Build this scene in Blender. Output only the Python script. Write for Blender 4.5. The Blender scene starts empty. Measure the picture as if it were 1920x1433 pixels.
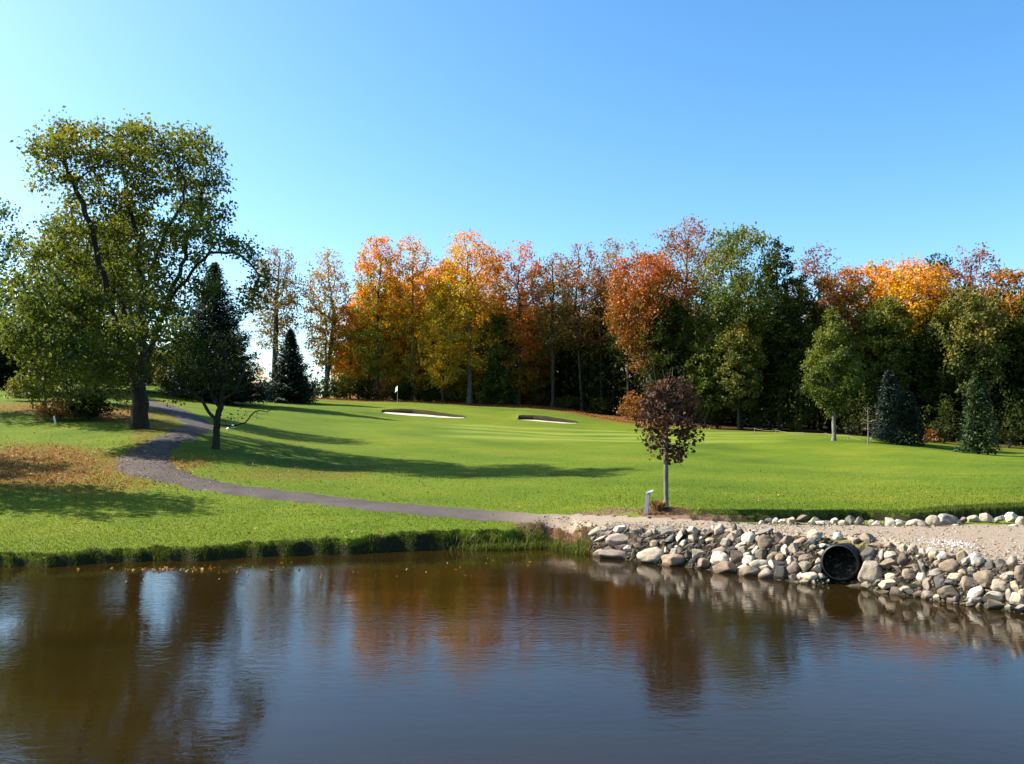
import bpy, bmesh, math, random
import numpy as np
from mathutils import Vector, Matrix, noise as mnoise

# ------------------------------------------------------------------ scene, camera, light
scene = bpy.context.scene
COL = scene.collection
R = math.radians
FPX, CXP, CYP, VH, EYE = 1630.0, 960.0, 716.5, 805.0, 2.9     # focal length in photo pixels, centre, horizon row, eye height over the pond
PITCH = math.atan2(VH - CYP, FPX)
SUN_AZ, SUN_EL = R(77), R(38)                                   # degrees left of the view direction, height

cam_d = bpy.data.cameras.new('camera'); cam = bpy.data.objects.new('camera', cam_d); COL.objects.link(cam)
cam_d.sensor_width = 36; cam_d.lens = 36 * FPX / 1920; cam_d.clip_start = 0.1; cam_d.clip_end = 3000
cam.location = (0, 0, EYE); cam.rotation_euler = (math.pi / 2 + PITCH, 0, 0)
scene.camera = cam

w = bpy.data.worlds.new('World'); scene.world = w; w.use_nodes = True
nt = w.node_tree; nt.nodes.clear()
sky = nt.nodes.new('ShaderNodeTexSky'); sky.sky_type = 'NISHITA'; sky.sun_disc = False
sky.sun_elevation = SUN_EL; sky.sun_rotation = -SUN_AZ
sky.air_density = 1.0; sky.dust_density = 1.8; sky.ozone_density = 2.0; sky.altitude = 300
hs = nt.nodes.new('ShaderNodeHueSaturation'); hs.inputs['Saturation'].default_value = 1.3
bg = nt.nodes.new('ShaderNodeBackground'); bg.inputs['Strength'].default_value = 0.095
wo = nt.nodes.new('ShaderNodeOutputWorld')
nt.links.new(sky.outputs[0], hs.inputs['Color']); tn = nt.nodes.new('ShaderNodeMix'); tn.data_type = 'RGBA'; tn.blend_type = 'MULTIPLY'; tn.inputs[0].default_value = 1; tn.inputs[7].default_value = (.93, 1.02, 1.0, 1)
nt.links.new(hs.outputs[0], tn.inputs[6]); nt.links.new(tn.outputs[2], bg.inputs[0]); nt.links.new(bg.outputs[0], wo.inputs[0])

sun_d = bpy.data.lights.new('sun', 'SUN'); sun_d.energy = 5.0; sun_d.angle = R(0.5); sun_d.color = (1, 0.93, 0.8)
sun = bpy.data.objects.new('sun', sun_d); COL.objects.link(sun)
SUNV = Vector((-math.sin(SUN_AZ) * math.cos(SUN_EL), math.cos(SUN_AZ) * math.cos(SUN_EL), math.sin(SUN_EL)))
sun.rotation_euler = SUNV.to_track_quat('Z', 'Y').to_euler(); sun.location = (-40, 30, 60)

vs = scene.view_settings
vs.view_transform = 'Standard'; vs.look = 'None'; vs.gamma = 1; vs.exposure = 1.6; vs.use_curve_mapping = False
cy = scene.cycles
cy.max_bounces = 6; cy.diffuse_bounces = 3; cy.glossy_bounces = 3; cy.transmission_bounces = 4; cy.transparent_max_bounces = 4
cy.use_denoising = True; cy.sample_clamp_indirect = 6

# ------------------------------------------------------------------ camera geometry (to read the photo's layout into metres)
cP, sP = math.cos(PITCH), math.sin(PITCH)
def at(px, v, Y):
    dx = (np.asarray(px, float) - CXP) / FPX; dz = (CYP - np.asarray(v, float)) / FPX
    dy = cP - dz * sP; s = np.asarray(Y, float) / dy
    return np.stack(np.broadcast_arrays(dx * s, dy * s, EYE + (sP + dz * cP) * s), -1)
def proj(P):
    P = np.asarray(P, float); x, y, z = P[..., 0], P[..., 1], P[..., 2] - EYE
    d = y * cP + z * sP; q = -y * sP + z * cP
    return CXP + FPX * x / d, CYP - FPX * q / d

# ------------------------------------------------------------------ terrain
SH_P = [-1500, -600, 0, 300, 600, 800, 950, 1020, 1100, 1200, 1300, 1400, 1500, 1600, 1700, 1800, 1920, 2600, 3400]
SH_Y = [16.5, 17.4, 18.2, 19.1, 20.1, 20.9, 21.2, 21.2, 20.1, 19.0, 18.1, 17.2, 16.4, 15.8, 15.1, 14.4, 13.6, 11.5, 10]
WB_P = [-1500, 900, 1000, 1060, 1120, 1250, 1400, 1560, 1660, 1750, 1920, 3400]
WB_Y = [0.42, 0.42, 1.0, 1.7, 0.9, 0.95, 1.2, 1.2, 0.95, 0.75, 0.6, 0.6]
COLS = {
 -1200: [(14, .4), (20, .5), (30, 1.6), (45, 3.6), (60, 5.4), (120, 9), (400, 12)],
 0:    [(18, .15), (20.5, .40), (23, .76), (29, 1.3), (35, 1.95), (45, 3.5), (60, 5.5), (80, 6.4), (120, 8.5), (400, 12)],
 300:  [(18.9, .15), (21, .37), (23, .58), (28, 1.05), (31.5, 1.45), (42, 2.95), (54, 4.2), (85, 5.9), (115, 7.5), (400, 12)],
 600:  [(19.9, .21), (21.5, .40), (23, .57), (27, .82), (40, 1.35), (60, 2.6), (85, 4.6), (120, 7.1), (140, 8.0), (400, 12)],
 800:  [(20.5, .28), (22, .47), (24.5, .65), (40, 1.25), (60, 2.2), (85, 3.7), (95, 4.3), (100, 4.85), (115, 6.0), (130, 7.1), (400, 12)],
 1000: [(21.3, .33), (22.5, .53), (24, .66), (40, 1.1), (60, 1.85), (85, 3.05), (97, 3.7), (101, 4.15), (115, 5.5), (130, 6.7), (400, 11)],
 1250: [(19.5, .64), (22.3, .8), (40, 1.02), (60, 1.5), (85, 2.4), (95, 3.0), (130, 4.5), (400, 9)],
 1500: [(17, .72), (19.5, .78), (24, .8), (40, .85), (60, 1.3), (80, 2.4), (95, 2.7), (400, 7)],
 1700: [(15.5, .7), (19.5, .8), (24, .85), (40, .85), (60, 1.1), (75, 1.75), (95, 2.0), (400, 6)],
 1920: [(13, .62), (19.5, .8), (22, .95), (40, .88), (60, .85), (75, .9), (100, 1.2), (400, 6)],
 2600: [(11, .7), (19.5, .8), (40, .9), (75, .9), (400, 5)],
}
PG = np.arange(-1500, 3401, 20.0)
LG = np.linspace(math.log(8), math.log(420), 260)
def _gauss(A, s, ax):
    k = np.exp(-0.5 * (np.arange(-int(3 * s) - 1, int(3 * s) + 2) / s) ** 2); k /= k.sum(); n = len(k) // 2
    pad = [(0, 0), (0, 0)]; pad[ax] = (n, n)
    return np.apply_along_axis(lambda r: np.convolve(r, k, 'valid'), ax, np.pad(A, pad, mode='edge'))
_ck = sorted(COLS)
_c = np.array([np.interp(np.exp(LG), [a for a, b in COLS[k]], [b for a, b in COLS[k]]) for k in _ck])
TAB = np.array([np.interp(PG, _ck, _c[:, j]) for j in range(len(LG))]).T
TAB = _gauss(_gauss(TAB, 3.0, 0), 3.0, 1)
def shore_y(px):
    px = np.asarray(px, float)
    wob = np.sin(px * .045) * .07 + np.sin(px * .11 + 1) * .05 + np.sin(px * .023 + 2) * .1
    return np.interp(px, SH_P, SH_Y) + wob * np.interp(px, [-300, -100, 900, 1150], [0, 1, 1, .4])
def sstep(a, b, x):
    t = np.clip((x - a) / (b - a), 0, 1); return t * t * (3 - 2 * t)
def base_z(px, Y):
    i = np.clip((px - PG[0]) / 20.0, 0, len(PG) - 1.001); j = np.clip((np.log(np.maximum(Y, 1)) - LG[0]) / (LG[1] - LG[0]), 0, len(LG) - 1.001)
    a = i.astype(int); b = j.astype(int); fi = i - a; fj = j - b
    return (TAB[a, b] * (1 - fi) + TAB[a + 1, b] * fi) * (1 - fj) + (TAB[a, b + 1] * (1 - fi) + TAB[a + 1, b + 1] * fi) * fj
BUNK = [dict(p0=716, p1=872, yf=93.3, yb=98.0, pk=775, lip=.28), dict(p0=972, p1=1082, yf=97.2, yb=99.8, pk=1000, lip=.38)]
def bunker_q(bk, px, Y):
    c = (bk['p0'] + bk['p1']) / 2; a = (bk['p1'] - bk['p0']) / 2; x = np.clip((px - c) / a, -1, 1)
    s = np.sqrt(np.maximum(0, 1 - x ** 2)); up = np.interp(px, [bk['p0'], bk['pk'], bk['p1']], [.55, 1.0, .35])
    mid = bk['yf'] + (bk['yb'] - bk['yf']) * .35
    yb = mid + (bk['yb'] - mid) * s ** .6 * up; yf = mid - (mid - bk['yf']) * s ** .7
    return yf, yb, s
def undul(X, Y):
    return (np.sin(X * .9 + Y * .35) * np.sin(Y * .7 - X * .2) * .02 + np.sin(X * .31 + Y * .12 + .5) * np.sin(Y * .19 - X * .05) * .11 * np.clip((Y - 28) / 10, 0, 1) + np.sin(X * 2.3 - Y * 1.7) * .008) * np.clip((Y - 17) / 10, 0, 1)
def ditch_y(px):
    return np.interp(px, [1250, 1330, 1450, 1600, 1700, 1850, 1960, 3400], [22.6, 21.9, 21.5, 21.6, 21.3, 21.5, 21.8, 22])
def terrain(X, Y):
    X = np.asarray(X, float); Y = np.asarray(Y, float); Yc = np.maximum(Y, 1.5)
    px = np.clip(CXP + FPX * X / Yc, -1490, 3390)
    t = Y - shore_y(px); wb = np.interp(px, WB_P, WB_Y) * (1 + np.interp(px, [-100, 0, 900, 1000], [0, 1, 1, 0]) * (.2 * np.sin(px * .031) + .12 * np.sin(px * .083 + 2)))
    z = base_z(px, Y) + undul(X, Y)
    # ditch between the gravel crossing and the fairway
    d = Y - ditch_y(px); am = np.interp(px, [1290, 1345, 1500, 1600, 1660, 1690, 1760, 3400], [0, .5, .42, .6, .62, .3, .75, .9])
    prof = np.where(d < 0, sstep(-1.3, -.5, d), 1 - sstep(0.0, .35, d))
    z = z - am * prof
    z = z - 0
    z = z + np.interp(px, [1690, 1760], [0, .08]) * np.exp(-((d - .7) / .5) ** 2)
    z = z + np.interp(px, [600, 700, 1000, 1500, 3400], [0, 1, 1, .8, .8]) * 8.5 * sstep(138, 190, Y) + np.interp(px, [-1500, 300, 440], [1, 1, 0]) * 3.0 * sstep(72, 120, Y)
    for bk in BUNK:
        yf, yb, s = bunker_q(bk, px, Y)
        ins = (px > bk['p0']) & (px < bk['p1'])
        lipk = bk['lip'] * np.interp(px, [bk['p0'] - 6, bk['pk'] - 25, bk['pk'] + 25, bk['p1'] + 4], [0.2, 1, .95, .1])
        z = z + np.where(ins & (Y > yf) & (Y < yb), -.06 - .018 * (Y - yf), 0)
        z = z + np.where((px > bk['p0'] - 14) & (px < bk['p1'] + 14), lipk * np.exp(-np.maximum(Y - yb, 0) / 4.0) * (Y >= yb), 0)
    z = z - .16 * np.exp(-((px - 1045) / 42) ** 4) * np.exp(-(np.maximum(t, 0) / 1.3) ** 2) * (1 + .5 * np.sin(px * .16) + .3 * np.sin(px * .37 + 1))
    notch = np.exp(-(np.abs(px - 1580) / 36) ** 6)
    zb = -.15 + (z + .15) * sstep(0, 1, np.clip((t - .25 * notch) / wb, 0, 1)) ** .75
    zw = np.maximum(-1.0, -.15 + .8 * t)
    zn = 1.3 - (Yc - 2.0) * .62
    out = np.where(t < 0, zw, zb)
    return np.where(Y < 7, np.maximum(zn, -1.0), out)
YS = np.concatenate([np.arange(8, 30, .04), np.arange(30, 60, .12), np.arange(60, 260, .3)])
def hit(px, v):
    P = at(px, v, YS); dz = P[:, 2] - terrain(P[:, 0], P[:, 1])
    k = np.argmax(dz < 0) if (dz < 0).any() else len(YS) - 1
    k = max(k, 1); a, b = dz[k - 1], dz[k]; f = a / (a - b) if a != b else 0
    return P[k - 1] * (1 - f) + P[k] * f
def ground(px, Y):
    X = (px - CXP) / FPX * Y; return np.array([X, Y, float(terrain(X, Y))])

# ------------------------------------------------------------------ mesh and material helpers
def mesh(name, V, F, attrs=None, smooth=False, vattrs=None):
    V = np.asarray(V, np.float32); Fs = F if isinstance(F, list) else [F]; Fs = [np.asarray(f, np.int32) for f in Fs if len(f)]
    me = bpy.data.meshes.new(name)
    me.vertices.add(len(V)); me.vertices.foreach_set('co', V.ravel())
    tot = np.concatenate([np.full(len(f), f.shape[1], np.int32) for f in Fs]); idx = np.concatenate([f.ravel() for f in Fs])
    me.loops.add(len(idx)); me.loops.foreach_set('vertex_index', idx)
    me.polygons.add(len(tot)); st = np.concatenate([[0], np.cumsum(tot)[:-1]]).astype(np.int32)
    me.polygons.foreach_set('loop_start', st); me.polygons.foreach_set('loop_total', tot)
    me.polygons.foreach_set('use_smooth', np.full(len(tot), smooth))
    me.update(calc_edges=True)
    for k, a in (attrs or {}).items():
        at_ = me.attributes.new(k, 'FLOAT', 'FACE'); at_.data.foreach_set('value', np.asarray(a, np.float32))
    for k, a in (vattrs or {}).items():
        at_ = me.attributes.new(k, 'FLOAT_COLOR', 'POINT'); at_.data.foreach_set('color', np.asarray(a, np.float32).ravel())
    return me
def obj(name, me, mat=None, parent=None, loc=None):
    o = bpy.data.objects.new(name, me); COL.objects.link(o)
    if mat is not None:
        if len(me.materials) == 0: me.materials.append(mat)
        elif me.materials[0] is not mat: o.material_slots[0].link = 'OBJECT'; o.material_slots[0].material = mat
    if parent is not None: o.parent = parent
    if loc is not None: o.location = loc
    return o
def tag(o, label=None, cat=None, group=None, kind=None):
    if label: o['label'] = label
    if cat: o['category'] = cat
    if group: o['group'] = group
    if kind: o['kind'] = kind
    return o
def empty(name, loc, label, cat, group=None):
    o = bpy.data.objects.new(name, None); COL.objects.link(o); o.location = loc; o.empty_display_size = .2
    return tag(o, label, cat, group)
def merge(parts):
    Vs, Fq, n = [], {}, 0
    for V, F in parts:
        Vs.append(V)
        for f in (F if isinstance(F, list) else [F]):
            f = np.asarray(f)
            if len(f): Fq.setdefault(f.shape[1], []).append(f + n)
        n += len(V)
    return np.concatenate(Vs), [np.concatenate(f) for f in Fq.values()]

class NT:
    def __init__(s, name):
        s.m = bpy.data.materials.new(name); s.m.use_nodes = True; s.t = s.m.node_tree; s.t.nodes.clear()
        s.out = s.n('ShaderNodeOutputMaterial')
    def n(s, typ, **kw):
        nd = s.t.nodes.new(typ)
        for k, v in kw.items():
            if k.startswith('_'): setattr(nd, k[1:], v)
            else:
                key = int(k[1:]) if k[0] == 'i' and k[1:].isdigit() else k.replace('__', ' ')
                s.set(nd.inputs[key], v)
        return nd
    def set(s, inp, v):
        if isinstance(v, bpy.types.NodeSocket): s.t.links.new(v, inp)
        elif isinstance(v, bpy.types.Node): s.t.links.new(v.outputs[0], inp)
        else: inp.default_value = v if not (isinstance(v, tuple) and len(v) == 3 and len(inp.default_value) == 4) else (*v, 1)
    def coord(s, kind='Object', scale=(1, 1, 1)):
        c = s.n('ShaderNodeTexCoord'); mp = s.n('ShaderNodeMapping'); s.t.links.new(c.outputs[kind], mp.inputs[0]); mp.inputs['Scale'].default_value = scale
        return mp.outputs[0]
    def noise(s, vec, scale, detail=3, rough=.55, dist=0):
        return s.n('ShaderNodeTexNoise', Vector=vec, Scale=scale, Detail=detail, Roughness=rough, Distortion=dist).outputs[0]
    def ramp(s, fac, stops):
        r = s.n('ShaderNodeValToRGB', Fac=fac); e = r.color_ramp.elements
        while len(e) < len(stops): e.new(.5)
        for el, (p, c) in zip(e, stops): el.position = p; el.color = (*c, 1) if len(c) == 3 else c
        return r.outputs[0]
    def mix(s, f, a, b, mode='MIX'):
        m = s.n('ShaderNodeMix', _data_type='RGBA', _blend_type=mode); s.set(m.inputs[0], f); s.set(m.inputs[6], a); s.set(m.inputs[7], b); return m.outputs[2]
    def math(s, op, a, b=0.0, clamp=False):
        m = s.n('ShaderNodeMath', _operation=op, _use_clamp=clamp); s.set(m.inputs[0], a); s.set(m.inputs[1], b); return m.outputs[0]
    def bump(s, h, strength=.4, dist=.05):
        return s.n('ShaderNodeBump', Height=h, Strength=strength, Distance=dist).outputs[0]
    def principled(s, color, rough=.8, spec=.3, normal=None, **kw):
        p = s.n('ShaderNodeBsdfPrincipled', Base__Color=color, Roughness=rough); p.inputs['Specular IOR Level'].default_value = spec
        if normal is not None: s.set(p.inputs['Normal'], normal)
        for k, v in kw.items(): s.set(p.inputs[k.replace('__', ' ')], v)
        return p
    def done(s, sh):
        s.t.links.new(sh.outputs[0], s.out.inputs[0]); return s.m

def leaf_mat(name, stops, trans=.38, rough=.55, spec=.25, vary=.25):
    n = NT(name); f = n.n('ShaderNodeAttribute', _attribute_name='tint').outputs['Fac']
    col = n.ramp(f, stops)
    v = n.math('FRACT', n.math('MULTIPLY', f, 91.7)); v = n.math('ADD', n.math('MULTIPLY', v, 2 * vary), 1 - vary)
    hs = n.n('ShaderNodeHueSaturation', Color=col, Value=v).outputs[0]
    p = n.principled(hs, rough, spec)
    tr = n.n('ShaderNodeBsdfTranslucent', Color=n.n('ShaderNodeHueSaturation', Color=hs, Value=1.25, Saturation=1.08).outputs[0])
    mx = n.n('ShaderNodeMixShader', Fac=trans); n.t.links.new(p.outputs[0], mx.inputs[1]); n.t.links.new(tr.outputs[0], mx.inputs[2])
    return n.done(mx)
def bark_mat(name, a, b, scale=6):
    n = NT(name); c = n.coord('Object', (1, 1, .25)); q = n.noise(c, scale, 4, .65)
    return n.done(n.principled(n.ramp(q, [(.3, a), (.7, b)]), .9, .15, n.bump(q, .6, .04)))
def simple(name, col, rough=.6, spec=.3, var=.12, scale=20, metallic=0):
    n = NT(name); q = n.noise(n.coord(), scale, 3)
    c = n.ramp(q, [(.3, tuple(x * (1 - var) for x in col)), (.7, tuple(min(1, x * (1 + var)) for x in col))])
    return n.done(n.principled(c, rough, spec, None, Metallic=metallic))

BARK = bark_mat('bark_brown', (.03, .024, .018), (.085, .068, .052))
BARK_G = bark_mat('bark_grey', (.09, .08, .07), (.2, .18, .16))
BARK_D = bark_mat('bark_dark', (.018, .014, .011), (.045, .035, .028))
def G(*c): return [(i / (len(c) - 1), x) for i, x in enumerate(c)]
PAL = {
 'cottonwood': leaf_mat('leaf_cottonwood', G((.042, .062, .011), (.074, .096, .013), (.125, .135, .017), (.2, .15, .025)), .45),
 'bluegreen': leaf_mat('leaf_bluegreen', G((.03, .065, .03), (.05, .095, .035), (.08, .12, .035))),
 'green': leaf_mat('leaf_green', G((.036, .052, .008), (.064, .086, .010), (.105, .125, .014), (.155, .14, .018)), .38),
 'deepgreen': leaf_mat('leaf_deepgreen', G((.018, .027, .006), (.03, .04, .007), (.052, .06, .009)), .25, .7, .08),
 'olive': leaf_mat('leaf_olive', G((.04, .06, .012), (.09, .10, .018), (.16, .15, .022), (.17, .11, .02)), .35),
 'yellow': leaf_mat('leaf_yellow', G((0.215, 0.202, 0.026), (0.510, 0.362, 0.034), (0.700, 0.482, 0.041), (0.671, 0.295, 0.026)), .42),
 'orange': leaf_mat('leaf_orange', G((0.179, 0.180, 0.019), (0.458, 0.284, 0.021), (0.598, 0.241, 0.021), (0.637, 0.195, 0.027)), .42),
 'goldorange': leaf_mat('leaf_goldorange', G((0.236, 0.207, 0.019), (0.494, 0.332, 0.022), (0.588, 0.278, 0.019), (0.541, 0.180, 0.019)), .42),
 'pinktop': leaf_mat('leaf_pinktop', G((0.131, 0.150, 0.015), (0.284, 0.231, 0.016), (0.503, 0.244, 0.017), (0.546, 0.176, 0.032)), .45),
 'redorange': leaf_mat('leaf_redorange', G((0.214, 0.147, 0.016), (0.381, 0.147, 0.016), (0.500, 0.138, 0.018), (0.571, 0.163, 0.024)), .4),
 'red': leaf_mat('leaf_red', G((0.095, 0.055, 0.013), (0.190, 0.083, 0.014), (0.342, 0.105, 0.021), (0.399, 0.110, 0.032)), .3),
 'rust': leaf_mat('leaf_rust', G((0.095, 0.068, 0.019), (0.203, 0.108, 0.024), (0.270, 0.101, 0.027), (0.324, 0.108, 0.041)), .35),
 'tan': leaf_mat('leaf_tan', G((.1, .085, .025), (.19, .13, .035), (.28, .17, .05), (.24, .12, .05)), .35),
 'oldgold': leaf_mat('leaf_oldgold', G((0.168, 0.132, 0.024), (0.312, 0.204, 0.034), (0.360, 0.204, 0.036), (0.312, 0.156, 0.042)), .4),
 'mauve': leaf_mat('leaf_mauve', G((.1, .05, .03), (.2, .08, .05), (.26, .10, .07)), .35),
 'mixed': leaf_mat('leaf_mixed', G((0.065, 0.091, 0.018), (0.143, 0.130, 0.023), (0.325, 0.130, 0.026), (0.390, 0.117, 0.026)), .36),
 'purple': leaf_mat('leaf_purple', G((.026, .011, .006), (.046, .018, .008), (.08, .031, .011), (.16, .07, .025)),   .2, .6, .18),
 'spruce': leaf_mat('needle_spruce', G((.007, .015, .007), (.012, .024, .01), (.022, .036, .013)), .06),
 'bluespruce': leaf_mat('needle_bluespruce', G((.011, .022, .014), (.019, .034, .022), (.03, .048, .03)), .06),
 'brightspruce': leaf_mat('needle_brightspruce', G((.016, .034, .009), (.027, .05, .012), (.04, .064, .016)), .08),
}

# ------------------------------------------------------------------ ground, water, paths
NATG = NT('grass_ground'); n = NATG
co = n.coord('Object'); at_ = n.n('ShaderNodeAttribute', _attribute_name='mask'); sep = n.n('ShaderNodeSeparateColor', Color=at_.outputs['Color'])
big = n.noise(co, .12, 3); mid = n.noise(n.coord('Object', (.55, 1.5, 1)), 1.1, 4, .6); fine = n.noise(co, 14, 4, .7); fine2 = n.noise(n.coord('Object', (1, .6, 1)), 45, 3, .7)
gr = n.ramp(big, [(.32, (.05, .088, .006)), (.5, (.088, .130, .008)), (.68, (.132, .152, .012))])
gr = n.mix(n.math('MULTIPLY', n.ramp(mid, [(.35, (0, 0, 0)), (.7, (1, 1, 1))]), .55), gr, (.055, .092, .006))
gr = n.mix(.65, gr, n.ramp(fine, [(.2, (.25, .3, .25)), (.5, (1, 1, 1)), (.8, (1.7, 1.55, 1.6))]), 'MULTIPLY')
gr = n.mix(.45, gr, n.ramp(fine2, [(.25, (.4, .45, .4)), (.7, (1.5, 1.4, 1.3))]), 'MULTIPLY')
gr = n.mix(sep.outputs[2], gr, (.18, .21, .035))
gr = n.mix(at_.outputs['Alpha'], gr, (.022, .018, .011))  # alpha mask paints shade into the ground as near-black earth
dq = n.noise(co, 9, 5, .7)
dirt = n.ramp(dq, [(.25, (.05, .028, .018)), (.5, (.15, .088, .058)), (.75, (.26, .18, .125))])
lit = n.ramp(n.noise(co, 7, 4, .75), [(.3, (.06, .024, .01)), (.5, (.13, .048, .014)), (.62, (.2, .085, .018)), (.75, (.07, .085, .01))])
gr = n.mix(n.math('MULTIPLY', sep.outputs[1], n.ramp(n.noise(co, 2.2, 4, .7), [(.32, (.1, .1, .1)), (.55, (1, 1, 1))])), gr, lit)
gr = n.mix(n.math('MULTIPLY', n.math('ADD', sep.outputs[0], n.math('SUBTRACT', dq, .5)), sep.outputs[0], True), gr, dirt)
hb = n.math('ADD', n.math('MULTIPLY', fine, .6), n.math('MULTIPLY', fine2, .4))
M_GROUND = n.done(n.principled(gr, .95, .08, n.bump(hb, .5, .06)))

pxl = np.concatenate([np.arange(-1480, -80, 70), np.arange(-80, 700, 6), np.arange(700, 1100, 4), np.arange(1100, 2000, 5), np.arange(2000, 3390, 70)]).astype(float)
tl = np.concatenate([[-8, -4, -2, -1, -.6, -.35, -.15], np.arange(0, .6, .05), np.arange(.6, 1.6, .1), np.arange(1.6, 11, .13), np.arange(11, 30, .4), np.arange(30, 60, .8)])
sh = shore_y(pxl)
Yg = np.concatenate([np.tile(np.array([1.5, 2.5, 4, 5.5])[:, None], (1, len(pxl))), sh[None] + tl[:, None]], 0)
far = np.concatenate([np.arange(0, 12, .8), np.arange(12, 26, .3), np.arange(26, 60, 1.2), [64, 70, 80, 100, 130, 180, 320]])
Yfar = (sh + tl[-1] + .8)[None] + (np.concatenate([[82.0], [82.0]])[0] * 0) + far[:, None]
Yg = np.concatenate([Yg, Yfar], 0)
# rows around the bunkers fall on constant distances
Xg = (pxl - CXP)[None] / FPX * Yg
Zg = terrain(Xg, Yg)
Pq, Vq = proj(np.stack([Xg, Yg, Zg], -1))
def blob(cx, cy, rx, ry): return np.clip(1.6 - 1.6 * (((Pq - cx) / rx) ** 2 + ((Vq - cy) / ry) ** 2), 0, 1)
mask = np.zeros(Xg.shape + (4,))
pxg = np.broadcast_to(pxl[None], Xg.shape)
dirt_m = np.maximum.reduce([blob(1045, 1008, 75, 28), blob(1110, 975, 80, 20), blob(1250, 968, 60, 12), blob(1330, 972, 70, 10), blob(1160, 958, 60, 7), blob(1010, 985, 60, 12)])
tsh = Yg - sh[None]
dirt_m = np.maximum(dirt_m, .75 * sstep(985, 1090, pxg) * ((tsh > -1) & (tsh < np.interp(pxg, [1000, 1150, 3400], [.6, 1.6, 1.6]))))
dirt_m = np.maximum(dirt_m, np.clip(1 - np.abs(tsh + .1) / .25, 0, 1))
slope_shade_m = ((pxg > 1090) & (tsh > -1) & (tsh < np.interp(pxg, WB_P, WB_Y) * .95)) * 1.0  # earth between the bank stones, darkened for the shadowed gaps
slope_shade_m = np.maximum(slope_shade_m, ((pxg <= 1090) & (tsh > -.6) & (tsh < .32)) * .95)  # backlit face of the grassy bank, its shade painted as dark soil
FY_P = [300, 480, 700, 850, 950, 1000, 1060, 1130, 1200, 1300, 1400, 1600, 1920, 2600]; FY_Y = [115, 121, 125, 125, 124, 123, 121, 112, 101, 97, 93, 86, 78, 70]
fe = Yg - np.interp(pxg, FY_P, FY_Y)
lit_m = np.clip(.5 + (fe + 5) / 5, 0, 1) * (pxg > 420) * np.interp(pxg, [1150, 1300], [1, .25])
lit_m = np.maximum.reduce([lit_m, blob(60, 875, 210, 48), blob(190, 900, 130, 32) * .55, blob(30, 765, 90, 12) * .8, blob(220, 775, 90, 20), blob(340, 868, 60, 12) * .7, blob(560, 890, 160, 14) * .35, blob(290, 800, 60, 60) * .5])
str_m = np.zeros_like(Xg)
for (y0, wd, amp) in ((66.5, 1.6, .7), (71.5, 1.5, .65), (77, 1.5, .8), (83, 1.6, .6), (118.5, 1.2, .7)):
    yy = Yg - .012 * (pxg - 1000) * (1 if y0 < 100 else 0)
    lo, hi = (780, 1560) if y0 < 100 else (830, 1060)
    str_m = np.maximum(str_m, amp * np.exp(-((yy - y0) / wd) ** 2) * sstep(lo, lo + 110, pxg) * (1 - sstep(hi - 250, hi, pxg)))
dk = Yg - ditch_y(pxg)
shade_m = ((pxg > 1300) & (dk > -.9) & (dk < .34)) * .95  # painted shade on the backlit side of the ditch
shade_m = np.maximum(shade_m, np.clip((fe - 3) / 6, 0, 1) * (pxg > 650) * 1.0)  # shade under the trees painted into the forest floor
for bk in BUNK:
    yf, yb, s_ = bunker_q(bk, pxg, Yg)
    shade_m = np.maximum(shade_m, ((pxg > bk['p0'] - 3) & (pxg < bk['p1'] + 3) & (np.abs(Yg - yb) < .25)) * .6)  # shade of the bunker lip painted on the grass
mask[..., 0] = dirt_m; mask[..., 1] = lit_m; mask[..., 2] = str_m; mask[..., 3] = np.maximum(shade_m, slope_shade_m); dirt_m[slope_shade_m > 0] = 0; mask[..., 0] = dirt_m
nr, nc = Xg.shape
ii = np.arange(nr * nc).reshape(nr, nc)
Fg = np.stack([ii[:-1, :-1], ii[:-1, 1:], ii[1:, 1:], ii[1:, :-1]], -1).reshape(-1, 4)
gv = np.stack([Xg, Yg, Zg], -1).reshape(-1, 3)
bk_v = np.array([[-200, -60, 1.8], [200, -60, 1.8], [200, 1.3, 1.35], [-200, 1.3, 1.35]], float)
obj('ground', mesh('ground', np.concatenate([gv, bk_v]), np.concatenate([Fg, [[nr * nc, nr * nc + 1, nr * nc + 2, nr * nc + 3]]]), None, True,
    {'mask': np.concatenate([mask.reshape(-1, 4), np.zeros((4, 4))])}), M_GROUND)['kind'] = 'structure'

n = NT('pond_water'); co = n.coord('Object', (.6, 1, 1))
w1 = n.noise(co, 8, 4, .6, .7); w2 = n.noise(n.coord('Object', (.3, 1, 1)), 1.3, 3, .5, .4); w3 = n.noise(n.coord('Object', (.6, 1, 1)), 17, 2, .5, .3)
patch = n.ramp(n.noise(n.coord('Object', (.35, 1, 1)), .35, 2), [(.38, (.35, .35, .35)), (.62, (1, 1, 1))])
hgt = n.math('ADD', n.math('MULTIPLY', w1, patch), n.math('ADD', n.math('MULTIPLY', w2, .9), n.math('MULTIPLY', n.math('MULTIPLY', w3, .16), patch)))
M_WATER = n.done(n.principled(n.ramp(n.noise(n.coord('Object', (.4, 1, 1)), .6, 3), [(.3, (.011, .0066, .0014)), (.7, (.016, .0094, .002))]), .012, .5, n.bump(hgt, .075, .04), IOR=1.27))
wv = np.array([[-70, 1.0, 0], [70, 1.0, 0], [70, 25, 0], [-70, 25, 0]], float)
obj('pond_water', mesh('pond_water', wv, np.array([[0, 1, 2, 3]])), M_WATER)['kind'] = 'structure'

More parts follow.
